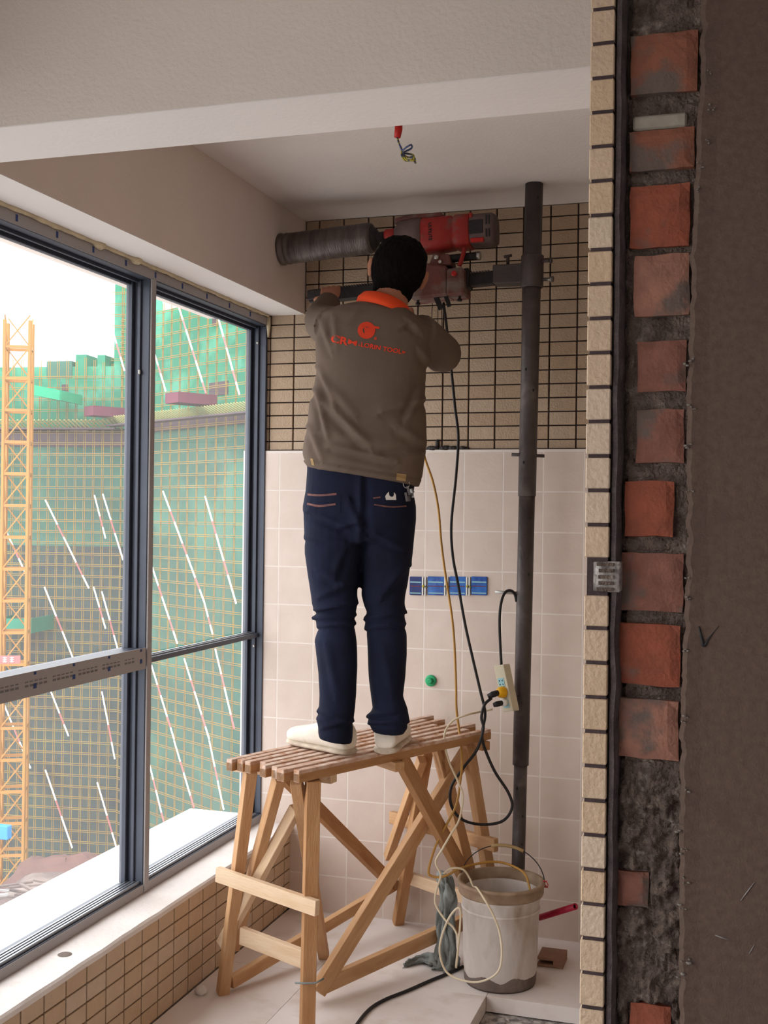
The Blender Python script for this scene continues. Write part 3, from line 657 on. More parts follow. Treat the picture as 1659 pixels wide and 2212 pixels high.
# site huts and heaps
hc = onplane(70, 1860, cA, dB, 9)
ht = thing('site_hut', tuple(top_to(hc, ZG-1)), 'small site hut with green roof at the foot of the tower', 'hut')
MB().box((hc.x-2.2, hc.y-1.5, ZG-1), (hc.x+2.2, hc.y+1.5, ZG+.9)).build('hut_wall', 'concrete_dark', ht); MB().hexa([(hc.x-2.6, hc.y-2, ZG+.8), (hc.x+2.6, hc.y-2, ZG+.8), (hc.x+2.6, hc.y+2, ZG+2), (hc.x-2.6, hc.y+2, ZG+2), (hc.x-2.6, hc.y-2, ZG+.95), (hc.x+2.6, hc.y-2, ZG+.95), (hc.x+2.6, hc.y+2, ZG+2.15), (hc.x-2.6, hc.y+2, ZG+2.15)]).build('hut_roof', 'hut_green', ht)
bs = atd(8, 1797, 60); tag(MB().box((bs.x-.35, bs.y-.2, bs.z-.35), (bs.x+.35, bs.y+.2, bs.z+.35)).build('blue_sheet', 'cyan', None, .03), 'small bright blue sheet tied on the mast', 'sheet')
bn = atd(12, 1425, 61.5); bt = thing('red_banner', tuple(bn), 'red banner with white characters across the mast', 'banner')
u_ = rd; MB().bar(bn-u_*.9, bn+u_*.75, .06, .42).build('cloth', 'rope_red', bt)
lt = MB()
for k in range(4):
    c = bn+u_*(-.75+k*.36)-dp*.06
    for q in (-.1, 0, .1): lt.bar(c+V((0, 0, q))-u_*.1, c+V((0, 0, q))+u_*.1, .02, .04)
    lt.bar(c-V((0, 0, .14)), c+V((0, 0, .14)), .02, .05, V((1, 0, 0)))
lt.build('character', 'rope_white', bt)
for (px, py, D, rx, ry, rz, lab) in ((170, 1880, 54, 3.6, 3, 1.4, 'reddish earth heap at the foot of the tower'), (150, 1925, 46, 3.2, 2.4, .9, 'pale earth heap below the window ledge')):
    c = atd(px, py, D); g = MB().ell((c.x, c.y, c.z-rz*.6), rx, ry, rz, 24, 14)
    for v in g.v: v += V((noise.noise(v*.9), noise.noise(v*.8+V((5, 0, 0))), noise.noise(v*1.1)))*.45
    tag(g.build('earth_heap', 'earth' if py < 1900 else 'ground'), lab, 'heap', 'earth heaps on the site')
hp = atd(40, 1950, 42)
for k in range(22):
    c = hp+V((random.uniform(-2.6, 2.8), random.uniform(-2, 2), random.uniform(-.5, .3))); a = random.uniform(-.5, .9); L_ = random.uniform(.5, 1.5)
    d = V((math.cos(a), math.sin(a), random.uniform(-.15, .15)))*L_
    tag(MB().bar(c-d, c+d, .14, .07).build('timber_plank', random.choice(['timber', 'ground', 'concrete']), None), 'loose formwork plank on the dumped pile below the window', 'plank', 'planks on the dumped pile')
g = MB().ell(hp-V((0, 0, 1.4)), 5.5, 4, 1.2, 24, 12)
for v in g.v: v += V((noise.noise(v*.9), noise.noise(v*.8), noise.noise(v*1.1)))*.4
tag(g.build('earth_heap', 'ground'), 'dumped rubble mound carrying the loose planks', 'heap', 'earth heaps on the site')
#PART2
# ------------------------------------------------------------------ trestle
ZB = .82
def J(px, py, Z=None, Y=None): return at(px, py, Z=Z, Y=Y)
bA, bB, bC, bD = J(495, 1640, ZB), J(640, 1664, ZB), J(1055, 1574, ZB), J(925, 1546, ZB)
tr = thing('trestle', tuple(V(((bA.x+bC.x)/2, (bA.y+bC.y)/2, 0))), 'rough pine trestle with slatted top that the worker stands on', 'trestle')
def stick(name, p, q, wd=.034, th=.05, m='wood', up=V((0, 0, 1)), lab=None):
    # local z runs along the stick so the grain follows it
    p, q = V(p), V(q); p.y = min(p.y, YB-.055); q.y = min(q.y, YB-.055); L_ = (q-p).length; a, b, d = basis(q-p, up)
    g = MB().box((-wd/2, -th/2, 0), (wd/2, th/2, L_)); o = g.build(name, m, None, .0015)
    o.matrix_world = Matrix(((a.x, b.x, d.x, p.x), (a.y, b.y, d.y, p.y), (a.z, b.z, d.z, p.z), (0, 0, 0, 1)))
    o.parent = tr; o.matrix_parent_inverse = Matrix.Translation(-tr.location)
    if lab: o['label'] = lab
    return o
uL = (bC-bB).normalized()
SW = [(0, .0, 1.0), (.17, -.03, .93), (.32, .0, 1.03), (.47, -.01, .97), (.60, .05, .9), (.75, .015, 1.0), (.88, .02, .94), (1.0, 0, 1.02)]
ws = (bA-bB).length
for t, s0, s1 in SW:
    a = bB.lerp(bA, t); b = bC.lerp(bD, t); a2 = a.lerp(b, s0*.6); b2 = a.lerp(b, s1)
    o = stick('slat', a2-V((0, 0, .018)), b2-V((0, 0, .018)), .024 if t not in (.17,) else .03, .036, 'wood_dust')
    stick('slat_side', a2-V((0, 0, .0225)), b2-V((0, 0, .0225)), .0252 if t != .17 else .0312, .0262, 'wood1')
# bearers
zb_ = ZB-.05
n1, n2 = J(540, 1676, zb_), J(690, 1690, zb_)
stick('bearer', J(505, 1655, zb_), J(722, 1682, zb_), .036, .026, 'wood_white')
stick('bearer', J(760, 1622, zb_), J(864, 1657, zb_), .036, .03, 'wood')
stick('bearer', J(895, 1570, zb_), J(1050, 1612, zb_), .036, .03, 'wood1')
Z0 = .0
F1, F4 = J(481, 2146, 0), J(663, 2232, 0)
T1, T4 = J(541, 1665, ZB-.04), J(676, 1684, ZB-.04)
stick('leg', F1, T1, .036, .036, 'wood'); stick('leg', F4, T4, .042, .046, 'wood1')
T2 = J(603, 1680, ZB-.04); F2 = J(505, 2045, Y=F1.y+.07)
T3 = J(640, 1686, ZB-.04); F3 = J(700, 2068, 0)
stick('brace', F2, T2, .03, .04, 'wood'); stick('leg', F3, T3, .034, .036, 'wood')
pl_ = F3.lerp(T3, .82)
stick('brace', J(480, 2040, Y=F1.y-.02), J(640, 1745, Y=pl_.y-.02), .03, .036, 'wood_white')
def onseg(p, q, py):
    lo, hi = 0, 1
    for _ in range(30):
        m_ = (lo+hi)/2; y = topx(p.lerp(q, m_))[1]
        if y > py: lo = m_
        else: hi = m_
    return p.lerp(q, lo)
yl = onseg(F1, T1, 1900).y; yr = onseg(F4, T4, 1955).y
stick('rung', J(470, 1888, Y=yl-.035), J(686, 1962, Y=yr-.045), .022, .046, 'wood_white')
yl = onseg(F1, T1, 2030).y; yr = onseg(F4, T4, 2065).y
stick('rung', J(522, 2020, Y=yl-.01), J(668, 2076, Y=yr+.045), .022, .055, 'wood_white')
# right side of the trestle: diagonals and stretcher
TR_ = J(1030, 1590, ZB-.03)
stick('diagonal', J(686, 2142, .035), TR_, .03, .052, 'wood')
yb_d = 3.98
stick('diagonal', J(865, 1640, ZB-.035)+V((-.01, .03, 0)), J(1035, 1950, Y=4.13), .03, .05, 'wood1')
stick('stretcher', J(700, 2128, .05), J(1040, 1974, .12), .026, .05, 'wood')
FL = J(864, 1990, 0); TL = J(926, 1600, ZB-.05)
stick('leg', FL, TL, .036, .04, 'wood1'); stick('leg', J(840, 1850, Y=FL.y-.02), J(912, 1640, Y=TL.y-.02), .03, .034, 'wood')
FR = J(1056, 1975, Y=4.17); FR.z = 0
stick('leg', FR, J(946, 1612, ZB-.05), .034, .04, 'wood'); stick('leg', FR+V((.04, .03, 0)), J(1010, 1606, ZB-.05), .034, .04, 'wood')
stick('rung', J(845, 1765, Y=FL.y-.03), J(1072, 1826, Y=4.06), .024, .046, 'wood')
stick('rung', J(850, 1884, Y=FL.y-.05), J(1010, 1940, Y=4.13), .022, .045, 'wood_white')
stick('stretcher', J(498, 2122, Y=F1.y+.02), J(862, 1904, Y=FL.y-.02), .026, .04, 'wood')
stick('diagonal', J(612, 1674, Y=T1.y+.12), J(850, 1912, Y=FL.y-.05), .026, .045, 'wood1')
ti = MB(); c = onseg(F4, T4, 2118)
ti.tube([c+V((-.03, -.03, 0)), c+V((.0, -.034, .004)), c+V((.035, -.03, .008)), c+V((.05, 0, .012))], .003, 6); ti.build('binding_wire', 'rag', tr)
# ------------------------------------------------------------------ prop pole, drill rig
Yd = 4.12
PT = at(1154, 397, Z=ZC); PT.z = ZC-.001
PB = at(1120, 1850, Y=PT.y); k = PT.z/(PT.z-PB.z); PB = PT+(PB-PT)*k; PB.z = 0.0005
pole = thing('prop_pole', tuple(PB), 'dark telescopic steel prop pole standing from floor to ceiling', 'pole')
def pz(py): return onseg(PB, PT, py)
MB().cyl(pz(1072), PT, .0315, 28).build('upper_tube', 'steel', pole)
MB().cyl(pz(1652)+V((0, 0, 0)), pz(1060), .0285, 28).build('middle_tube', 'steel', pole)
MB().cyl(PB, pz(1640), .0235, 24).build('lower_tube', 'steel', pole)
ho = MB()
for py in (430, 800, 845, 1000, 1120, 1240, 1500, 1700, 1760, 1820, 1880):
    c = pz(py); d = (CAM-c); d.z = 0; d.normalize(); r = .0315 if py < 1070 else .0285 if py < 1650 else .0235
    s_ = V((-d.y, d.x, 0)); c = c+d*math.sqrt(1-.16)*r-s_*.4*r*(-1 if py % 100 else 1); ho.lathe(c-d*.002, d, [(.0001, .0026), (.005, .0025), (.005, 0)], 10)
ho.build('pin_hole', 'black', pole)
for py, xa, xb in ((982, 1105, 1176), (1279, 1069, 1140)):
    c = pz(py); g = MB().cyl(at(xa, py, Y=c.y-.02), at(xb, py+3, Y=c.y+.01), .006, 10); g.build('locking_pin', 'chrome' if py > 1100 else 'steel', pole)
dr = thing('core_drill', tuple(at(900, 560, Y=Yd)), 'red core drill with long grey steel barrel boring into the bulkhead', 'drill')
D_ = lambda px, py, dy=0: at(px, py, Y=Yd+dy)
b0, b1 = D_(594, 540), D_(806, 514); b0.x = XL+.003; dirb = (b1-b0).normalized()
LB = (b1-b0).length
g = MB().lathe(b0, dirb, [(.050, 0), (.0605, 0), (.0605, .008), (.0575, .010), (.0575, .026), (.059, .028), (.059, .032), (.057, .034)]+[(.057+.0009*(i % 2), .034+(LB-.05)*i/26) for i in range(1, 27)]+[(.057, LB-.012), (.052, LB)], 40)
g.build('core_barrel', 'steel_worn', dr)
MB().lathe(b1-dirb*.012, dirb, [(.050, 0), (.048, .012), (.030, .03), (.019, .036), (.018, .075)], 28).build('barrel_cap', 'black_metal', dr)
MB().lathe(b1+dirb*.055, dirb, [(.016, 0), (.021, .004), (.021, .02), (.013, .024), (.013, .05)], 6).build('spindle_nut', 'chrome', dr)
ax = (D_(1072, 496)-D_(835, 518)).normalized(); upv = V((0, -1, 0)).cross(ax).normalized(); 
if upv.z < 0: upv = -upv
O = D_(835, 518)
def sec(s, h, dpt, dz=0, n=20, e=.55):   # rounded box cross-section of the housing
    c = O+ax*s+upv*dz; out = []
    for j in range(n):
        t = 2*math.pi*j/n; cc, ss = math.cos(t), math.sin(t)
        out.append(c+V((0, 1, 0))*(dpt/2)*math.copysign(abs(cc)**e, cc)+upv*(h/2)*math.copysign(abs(ss)**e, ss))
    return out
S_ = lambda px: (D_(px, 510)-O).dot(ax)
def hous(name, m, L_, e=.55): MB().rings([sec(S_(p), h, d_, dz, 24, e) for p, h, d_, dz in L_]).build(name, m, dr)
hous('gear_neck', 'red', [(834, .030, .06, .014), (838, .042, .07, .014), (862, .048, .08, .010)])
hous('gear_case', 'drill_grey', [(858, .070, .09, .004), (868, .115, .115, 0), (900, .128, .12, 0), (916, .128, .12, 0)], .7)
hous('motor_shell', 'red', [(914, .118, .112, -.002), (918, .124, .118, -.002), (950, .126, .12, -.002), (980, .120, .118, 0), (982, .112, .11, 0), (986, .112, .11, 0), (989, .124, .122, 0), (1018, .122, .12, 0), (1021, .112, .112, 0)])
hous('top_ridge', 'red_dusty', [(856, .020, .05, .062), (880, .026, .06, .066), (955, .024, .06, .066), (962, .012, .05, .060)])
hous('motor_tail', 'drill_grey', [(1019, .108, .112, 0), (1024, .114, .118, 0), (1066, .114, .118, 0), (1073, .10, .10, 0), (1075, .06, .06, 0)])
def pad(px0, px1, z0, z1, m, name, y=.0595, th=.006):
    a = O+ax*S_(px0)+upv*z0+V((0, -y, 0)); b = O+ax*S_(px1)+upv*z0+V((0, -y, 0)); up_ = upv*(z1-z0); t_ = V((0, -th, 0))
    MB().hexa([a, b, b-t_, a-t_, a+up_+t_*.3, b+up_+t_*.3, b+up_-t_, a+up_-t_]).build(name, m, dr)
def slab(px0, px1, z0, z1, m, name, y0, y1, bev=.002):
    P = []
    for z in (z0, z1):
        for (p, y) in ((px0, y0), (px1, y0), (px1, y1), (px0, y1)): P.append(O+ax*S_(p)+upv*z+V((0, y, 0)))
    MB().hexa(P).build(name, m, dr, bev)
slab(1021, 1051, -.022, .027, 'black_metal', 'label_recess', -.062, -.05)
slab(1024, 1052, -.052, -.037, 'red_bright', 'red_stripe', -.060, -.045)
slab(1021, 1028, .036, .056, 'red', 'red_corner', -.056, -.04)
vg = []
for p in (1057, 1063):
    slab(p, p+3, .008, .040, 'black', 'vent_slot', -.0605, -.05, 0); slab(p, p+3, -.036, -.008, 'black', 'vent_slot', -.0605, -.05, 0)
def text_mesh(s, size, bold=.0):
    c = bpy.data.curves.new('t', 'FONT'); c.body = s; c.size = size; c.offset = bold; c.align_x = 'CENTER'; c.align_y = 'CENTER'; c.resolution_u = 3; c.extrude = 0
    o = bpy.data.objects.new('t', c); COL.objects.link(o); dg = bpy.context.evaluated_depsgraph_get(); me = bpy.data.meshes.new_from_object(o.evaluated_get(dg))
    bpy.data.objects.remove(o); bpy.data.curves.remove(c); return me
me = text_mesh('ULTILITE', .016, .0006)
for v in me.vertices:
    x, y = v.co.x, v.co.y; v.co = O+ax*(S_(938)+y)+upv*(-x*1.05)+V((0, -.0608, 0))
me.materials.append(M['black']); o = bpy.data.objects.new('lettering', me); COL.objects.link(o); o.parent = dr; o.matrix_parent_inverse = Matrix.Translation(-dr.location)
# handle, switch, carriage, column
MB().lathe(D_(962, 560, -.02), D_(1040, 552, -.02)-D_(962, 560, -.02), [(.012, 0), (.0145, .004), (.0145, .055), (.013, .058), (.0145, .062), (.0145, .115), (.012, .118)], 18).build('side_handle', 'black', dr)
MB().lathe(D_(1030, 553, -.02), D_(1040, 552, -.02)-D_(1030, 553, -.02), [(.0155, 0), (.0155, .012), (.01, .015)], 18).build('handle_ring', 'chrome', dr)
MB().tube(spline([D_(1003, 536, -.045), D_(1000, 552, -.05), D_(992, 575, -.05)], 4), .008, 8).build('strut', 'red', dr)
slab2 = lambda a, b, c, d, dy0, dy1, m, name, bev=.004: MB().hexa([at(a[0], a[1], Y=Yd+dy0), at(b[0], b[1], Y=Yd+dy0), at(b[0], b[1], Y=Yd+dy0)+V((0, dy1-dy0, 0)), at(a[0], a[1], Y=Yd+dy0)+V((0, dy1-dy0, 0)), at(d[0], d[1], Y=Yd+dy0), at(c[0], c[1], Y=Yd+dy0), at(c[0], c[1], Y=Yd+dy0)+V((0, dy1-dy0, 0)), at(d[0], d[1], Y=Yd+dy0)+V((0, dy1-dy0, 0))]).build(name, m, dr, bev)
slab2((884, 646), (968, 637), (966, 574), (872, 560), -.065, .06, 'red_dusty', 'carriage', .008)
slab2((964, 638), (1001, 634), (1000, 576), (965, 580), -.07, .05, 'red_dusty', 'carriage_plate', .006)
MB().lathe(D_(981, 591, -.075), (0, -1, 0), [(.010, 0), (.010, .004), (.006, .006)], 12).build('red_knob', 'red_bright', dr)
slab2((925, 575), (975, 572), (970, 548), (935, 548), -.05, .03, 'red_dusty', 'motor_bracket', .004)
gq = MB(); gq.lathe(D_(943, 556, -.055), (0, -1, 0), [(.009, 0), (.009, .006), (.004, .008)], 10).lathe(D_(951, 566, -.055), (0, -1, 0), [(.006, 0), (.006, .006)], 10); gq.build('bracket_bolt', 'chrome', dr)
slab2((667, 654), (1066, 612), (1066, 584), (667, 626), -.012, .034, 'black_metal', 'column_tube', .003)
slab2((663, 648), (694, 643), (694, 623), (663, 627), -.018, .04, 'black_metal', 'column_end', .003)
rk = MB(); P0, P1 = D_(700, 624, -.014), D_(1060, 585, -.014)
for k in range(60): rk.bar(P0.lerp(P1, k/60), P0.lerp(P1, (k+.5)/60), .012, .006)
rk.build('toothed_rack', 'steel', dr)
slab2((1000, 626), (1012, 620), (1012, 578), (1000, 580), -.03, .04, 'black_metal', 'end_flange', .003)
slab2((1064, 612), (1130, 610), (1130, 568), (1064, 572), -.030, .045, 'steel', 'support_sleeve', .003)
ca, cb = pz(622), pz(552)
MB().lathe(ca, cb-ca, [(.038, 0), (.040, .003), (.040, (cb-ca).length-.003), (.038, (cb-ca).length)], 28).build('pole_clamp', 'steel', dr)
def tbolt(px, py, dx, dz, m='steel'):
    p = at(px, py, Y=PT.y-.01); d = V((dx, 0, dz)); MB().cyl(p, p+d, .006, 8).cyl(p+d*.8, p+d, .011, 6).build('clamp_bolt', m, dr)
tbolt(1168, 564, .04, 0); tbolt(1168, 604, .045, 0); tbolt(1182, 604, .014, 0, 'chrome')
p = D_(1097, 570, 0); MB().cyl(p, p+V((0, 0, .03)), .006, 8).cyl(p+V((-.014, 0, .026)), p+V((.014, 0, .03)), .005, 8).build('wing_bolt', 'steel', dr)
for px, py in ((993, 634), (903, 642)):
    p = D_(px, py, -.03); MB().cyl(p, p-V((0, 0, .026)), .005, 8).cyl(p-V((0, 0, .02)), p-V((0, 0, .028)), .009, 6).build('adjusting_screw', 'black_metal', dr)
MB().bar(D_(940, 636, -.04), D_(953, 668, -.04), .018, .012, V((0, 1, 0))).bar(D_(962, 636, -.04), D_(971, 662, -.04), .014, .012, V((0, 1, 0))).build('lever', 'black', dr)
# ------------------------------------------------------------------ worker
DT = 3.80
hl0, tl0 = at(752, 1630, Z=ZB), at(642, 1606, Z=ZB)
hr0 = at(832, 1628, Z=ZB)
dL = (hl0-CAM).dot(FW); dR = (hr0-CAM).dot(FW)
FH = V((FW.x, FW.y, 0)).normalized(); RH = V((cy_, sy_, 0))
man = thing('person', tuple((hl0+hr0)/2), 'worker seen from behind in taupe jacket and dark jeans reaching up to the drill', 'person')
def ringp(l, r, D, ht, n=28, e=.85, dirn=None):
    pl, pr = atd(l[0], l[1], D), atd(r[0], r[1], D); c = (pl+pr)/2; a = (pr-pl)/2; b = (dirn or FH)*ht; out = []
    for j in range(n):
        t = 2*math.pi*j/n; cc, ss = math.cos(t), math.sin(t); out.append(c+a*math.copysign(abs(cc)**e, cc)+b*math.copysign(abs(ss)**e, ss))
    return out
def folds(L, back=True):
    def f(co, n):
        if back and n.dot(FH) > .5: return 0
        x, y = topx(co); s = noise.noise(co*7)*.0022+noise.noise(co*16)*.0010
        for (x0, y0, x1, y1, w_, a_) in L:
            dx, dy = x1-x0, y1-y0; L2 = dx*dx+dy*dy; t = max(0, min(1, ((x-x0)*dx+(y-y0)*dy)/L2)); ex, ey = x-x0-dx*t, y-y0-dy*t
            d = math.hypot(ex, ey)*(1 if ex*dy-ey*dx > 0 else -1)
            if abs(d) < 3*w_: s += 1.6*a_*(math.exp(-((d-w_*.7)/w_)**2)-math.exp(-((d+w_*.7)/w_)**2)*.8)*(1-.5*abs(2*t-1))
        return s
    return f
# body
SL, SRr = atd(712, 712, DT+.03), atd(912, 718, DT+.02)
EL, ER = atd(694, 690, DT+.27), atd(958, 765, DT+.14)
WL, WR = atd(712, 650, 4.22), atd(872, 712, 4.10)
hipL, hipR = atd(725, 1090, DT), atd(835, 1090, DT)
knL, knR = atd(727, 1335, (DT+dL)/2-.02), atd(832, 1335, (DT+dR)/2-.02)
anL, anR = atd(728, 1580, dL+.01), atd(838, 1580, dR+.03)
bd = MB()
for (y, l, r, ht) in (): pass
bd.rings([ringp(l, r, DT, ht) for l, r, ht in (((775, 668), (885, 680), .05), ((715, 690), (915, 705), .075), ((700, 740), (918, 750), .10), ((705, 800), (900, 805), .105), ((715, 880), (880, 885), .095), ((700, 960), (880, 965), .10), ((690, 1040), (875, 1045), .095), ((690, 1095), (868, 1100), .10))])
def limb(g, P, r, n=16): g.tube(spline(P, 5), [r[0]+(r[-1]-r[0])*i/(5*(len(P)-1)) if len(r) == 2 else r[min(len(r)-1, i//5)]+(r[min(len(r)-1, i//5+1)]-r[min(len(r)-1, i//5)])*(i % 5)/5 for i in range(5*(len(P)-1)+1)], n)
limb(bd, [hipL, hipL.lerp(knL, .5), knL], [.060, .052, .042]); limb(bd, [hipR, hipR.lerp(knR, .5), knR], [.060, .052, .042])
limb(bd, [knL, knL.lerp(anL, .35), anL], [.044, .046, .034]); limb(bd, [knR, knR.lerp(anR, .35), anR], [.044, .046, .034])
limb(bd, [SL, SL.lerp(EL, .5), EL], [.055, .046, .038]); limb(bd, [EL, EL.lerp(WL, .4), WL], [.038, .040, .027])
limb(bd, [SRr, SRr.lerp(ER, .5), ER], [.055, .046, .038]); limb(bd, [ER, ER.lerp(WR, .4), WR], [.038, .040, .027])
# feet inside the shoes
tdL = (tl0-hl0); tdL.z = 0; tdL.normalize(); tdR = (FH+RH*.18).normalized()
for an, hh_, td in ((anL, hl0, tdL), (anR, hr0, tdR)): limb(bd, [an, hh_+td*.05+V((0, 0, .05)), hh_+td*.15+V((0, 0, .035)), hh_+td*.21+V((0, 0, .03))], [.036, .036, .032, .022])
# neck and head
HC = atd(861, 581, DT+.045); NB = atd(838, 668, DT); hd_up = (HC-NB).normalized()
lookd = (FH*.95+V((0, 0, 1))*.28+RH*.06).normalized(); hx = lookd.cross(hd_up).normalized(); hz_ = hx.cross(lookd).normalized()
HR = Matrix((hx, lookd, hz_)).transposed()
limb(bd, [NB-V((0, 0, .03)), NB+hd_up*.05, HC-hz_*.05-lookd*.02], [.062, .056, .058])
def H(x, y, z): return HC+HR @ V((x, y, z))
bd.ell(HC, .078, .098, .098, 28, 18, HR); bd.ell(H(0, .022, -.055), .058, .07, .062, 22, 14, HR)
bd.ell(H(0, .052, -.098), .034, .034, .026, 14, 10, HR)
bd.tube([H(0, .088, .012), H(0, .104, -.018), H(0, .112, -.034), H(0, .094, -.042)], [.008, .011, .015, .012], 12)
bd.ell(H(0, .094, -.066), .024, .010, .006, 12, 8, HR); bd.ell(H(0, .090, -.078), .022, .011, .006, 12, 8, HR)
for s in (-1, 1):
    bd.ell(H(s*.030, .088, .022), .022, .010, .007, 12, 8, HR); bd.ell(H(s*.046, .070, -.026), .02, .018, .018, 12, 8, HR)
    er = HR @ Matrix.Rotation(s*-.35, 3, 'Z'); bd.ell(H(s*.088, .000, -.016), .010, .020, .034, 14, 10, er); bd.ell(H(s*.094, -.010, -.006), .007, .020, .024, 12, 8, er)
def hand(W, fwd, axis, nrm_, side, curl):
    g = bd; fwd = fwd.normalized(); axis = axis.normalized(); nrm_ = nrm_.normalized(); pc = W+fwd*.045
    R = []
    for t, wd, th in ((-.005, .024, .017), (.02, .034, .018), (.055, .041, .016), (.085, .040, .013)):
        c = W+fwd*t; R.append([c+axis*wd*math.cos(a)+nrm_*th*math.sin(a) for a in [2*math.pi*j/16 for j in range(16)]])
    g.rings(R)
    for i, (off, ln) in enumerate(((-.030, .070), (-.010, .078), (.011, .073), (.030, .058))):
        p = W+fwd*.080+axis*off*side; P = [p-fwd*.012]; a = 0; d = fwd
        for k_, f in enumerate((.42, .32, .26)):
            P.append(P[-1]+d*(ln*f+(.012 if k_ == 0 else 0))); a += curl; d = (fwd*math.cos(a)-nrm_*math.sin(a))
        g.tube(P, [.0098, .0092, .0085, .0072], 10); g.ell(P[-1], .0072, .0072, .0072, 8, 6)
    p = W+fwd*.025-axis*.030*side; P = [p, p-axis*.022*side+fwd*.018-nrm_*.008, p-axis*.026*side+fwd*.046-nrm_*.02, p-axis*.018*side+fwd*.066-nrm_*.034]
    g.tube(P, [.014, .0125, .0105, .0085], 10); g.ell(P[-1], .0085, .0085, .0085, 8, 6)
barx = (D_(800, 616)-D_(670, 633)).normalized()
hf = (D_(716, 622, -.02)-WL); 
hand(WL, hf+V((0, 0, .03)), barx, V((0, 0, 1))-FH*.3, 1, 1.0)
hand(WR, V((-.02, .06, .07)), barx, V((0, -.7, .7)), -1, 1.1)
body = remesh(bd, 'body', 'skin', man, .0052, 3)
for s in (-1, 1): MB().ell(H(s*.030, .084, .006), .012, .010, .008, 12, 8, HR).build('eye', 'white_plastic', man)
# hair cap
hb = MB().ell(H(0, -.020, .006), .090, .100, .103, 32, 22, HR).ell(H(0, -.046, -.062), .066, .058, .062, 24, 16, HR).ell(H(0, .012, .040), .084, .088, .068, 24, 16, HR)
remesh(hb, 'hair', 'hair', man, .0042, 2, lambda co, n: noise.noise(V((co.x*90, co.y*90, co.z*40)))*.0028+noise.noise(co*30)*.003)
# jeans
jn = MB()
PL = [((663, 985), (905, 1010)), ((663, 1016), (897, 1040)), ((660, 1060), (893, 1065)), ((654, 1094), (898, 1094)), ((656, 1125), (898, 1125)), ((658, 1170), (893, 1170))]
jn.rings([ringp(l, r, DT, ht, 32, .8) for (l, r), ht in zip(PL, (.115, .118, .125, .132, .130, .115))])
def leg(LL, RR, D0, D1, ks):
    R = []; y0, y1 = LL[0][1], LL[-1][1]
    for (lx, ly), (rx, ry) in zip(LL, RR):
        t = (ly-y0)/(y1-y0); D = D0+(D1-D0)*t; hw_ = (rx-lx)/2*D/FPX
        R.append(ringp((lx, ly), (rx, ry), D, hw_*ks(t), 26, .9))
    jn.rings(R)
leg([(657, 1120), (658, 1195), (663, 1231), (672, 1285), (675, 1307), (683, 1321), (676, 1335), (687, 1356), (679, 1383), (683, 1416), (688, 1454), (690, 1502), (689, 1528), (682, 1551), (687, 1570), (687, 1582), (689, 1594)],
    [(786, 1120), (782, 1195), (776, 1249), (772, 1285), (775, 1303), (768, 1325), (769, 1337), (767, 1360), (770, 1383), (771, 1416), (771, 1454), (770, 1502), (768, 1528), (765, 1551), (763, 1575), (762, 1592), (760, 1606)], DT, dL-.02, lambda t: 1.22-.1*t)
leg([(774, 1120), (779, 1195), (782, 1249), (780, 1285), (786, 1307), (793, 1323), (786, 1342), (793, 1375), (795, 1416), (797, 1464), (801, 1508), (804, 1530), (791, 1551), (796, 1567), (806, 1580)],
    [(897, 1120), (891, 1195), (885, 1240), (876, 1285), (874, 1303), (877, 1323), (875, 1342), (878, 1375), (879, 1416), (876, 1464), (871, 1504), (880, 1530), (884, 1551), (881, 1572), (872, 1586)], DT, dR+.0, lambda t: 1.22-.1*t)
JF = [(668, 1110, 740, 1140, 7, .006), (740, 1140, 780, 1130, 7, .006), (660, 1165, 740, 1175, 6, .004), (790, 1150, 870, 1190, 7, .005), (760, 1085, 790, 1150, 9, -.006), (700, 1290, 765, 1262, 8, .006), (676, 1322, 765, 1306, 5, .007), (680, 1338, 768, 1332, 5, .007), (690, 1356, 766, 1350, 5, .005), (730, 1240, 745, 1200, 9, .005), (690, 1240, 730, 1262, 9, .005), (790, 1340, 872, 1326, 6, .006), (795, 1360, 875, 1352, 6, .005), (830, 1290, 880, 1230, 9, .005), (690, 1540, 740, 1560, 6, .006), (700, 1575, 760, 1560, 5, .005), (795, 1550, 850, 1542, 5, .007), (800, 1565, 880, 1562, 5, .005), (700, 1400, 720, 1500, 10, .004), (820, 1400, 840, 1500, 10, .003), (785, 1020, 782, 1180, 8, -.006)]
jeans = remesh(jn, 'jeans', 'denim', man, .0055, 2, folds(JF, False))
# jacket
jk = MB()
JL = [((794, 644), (878, 668), .058), ((772, 655), (893, 680), .085), ((726, 662), (915, 694), .098), ((700, 676), (935, 712), .108), ((687, 706), (935, 735), .116), ((681, 740), (932, 765), .122), ((683, 789), (922, 800), .124), ((680, 825), (917, 835), .124), ((677, 851), (917, 860), .124), ((669, 868), (920, 885), .126), ((665, 909), (922, 925), .13), ((657, 940), (922, 955), .133), ((653, 977), (917, 992), .134), ((658, 1000), (912, 1030), .132), ((666, 1012), (905, 1052), .130)]
jk.rings([ringp(l, r, DT, ht, 36, .82) for l, r, ht in JL])
limb(jk, [atd(722, 708, DT), atd(703, 702, DT+.12), EL, EL.lerp(WL, .5)+V((0, 0, .0)), WL-(WL-EL)*.12], [.070, .066, .058, .050, .044])
limb(jk, [atd(900, 725, DT), atd(930, 745, DT+.06), ER, ER.lerp(WR, .5), WR-(WR-ER)*.1], [.076, .070, .062, .055, .046])
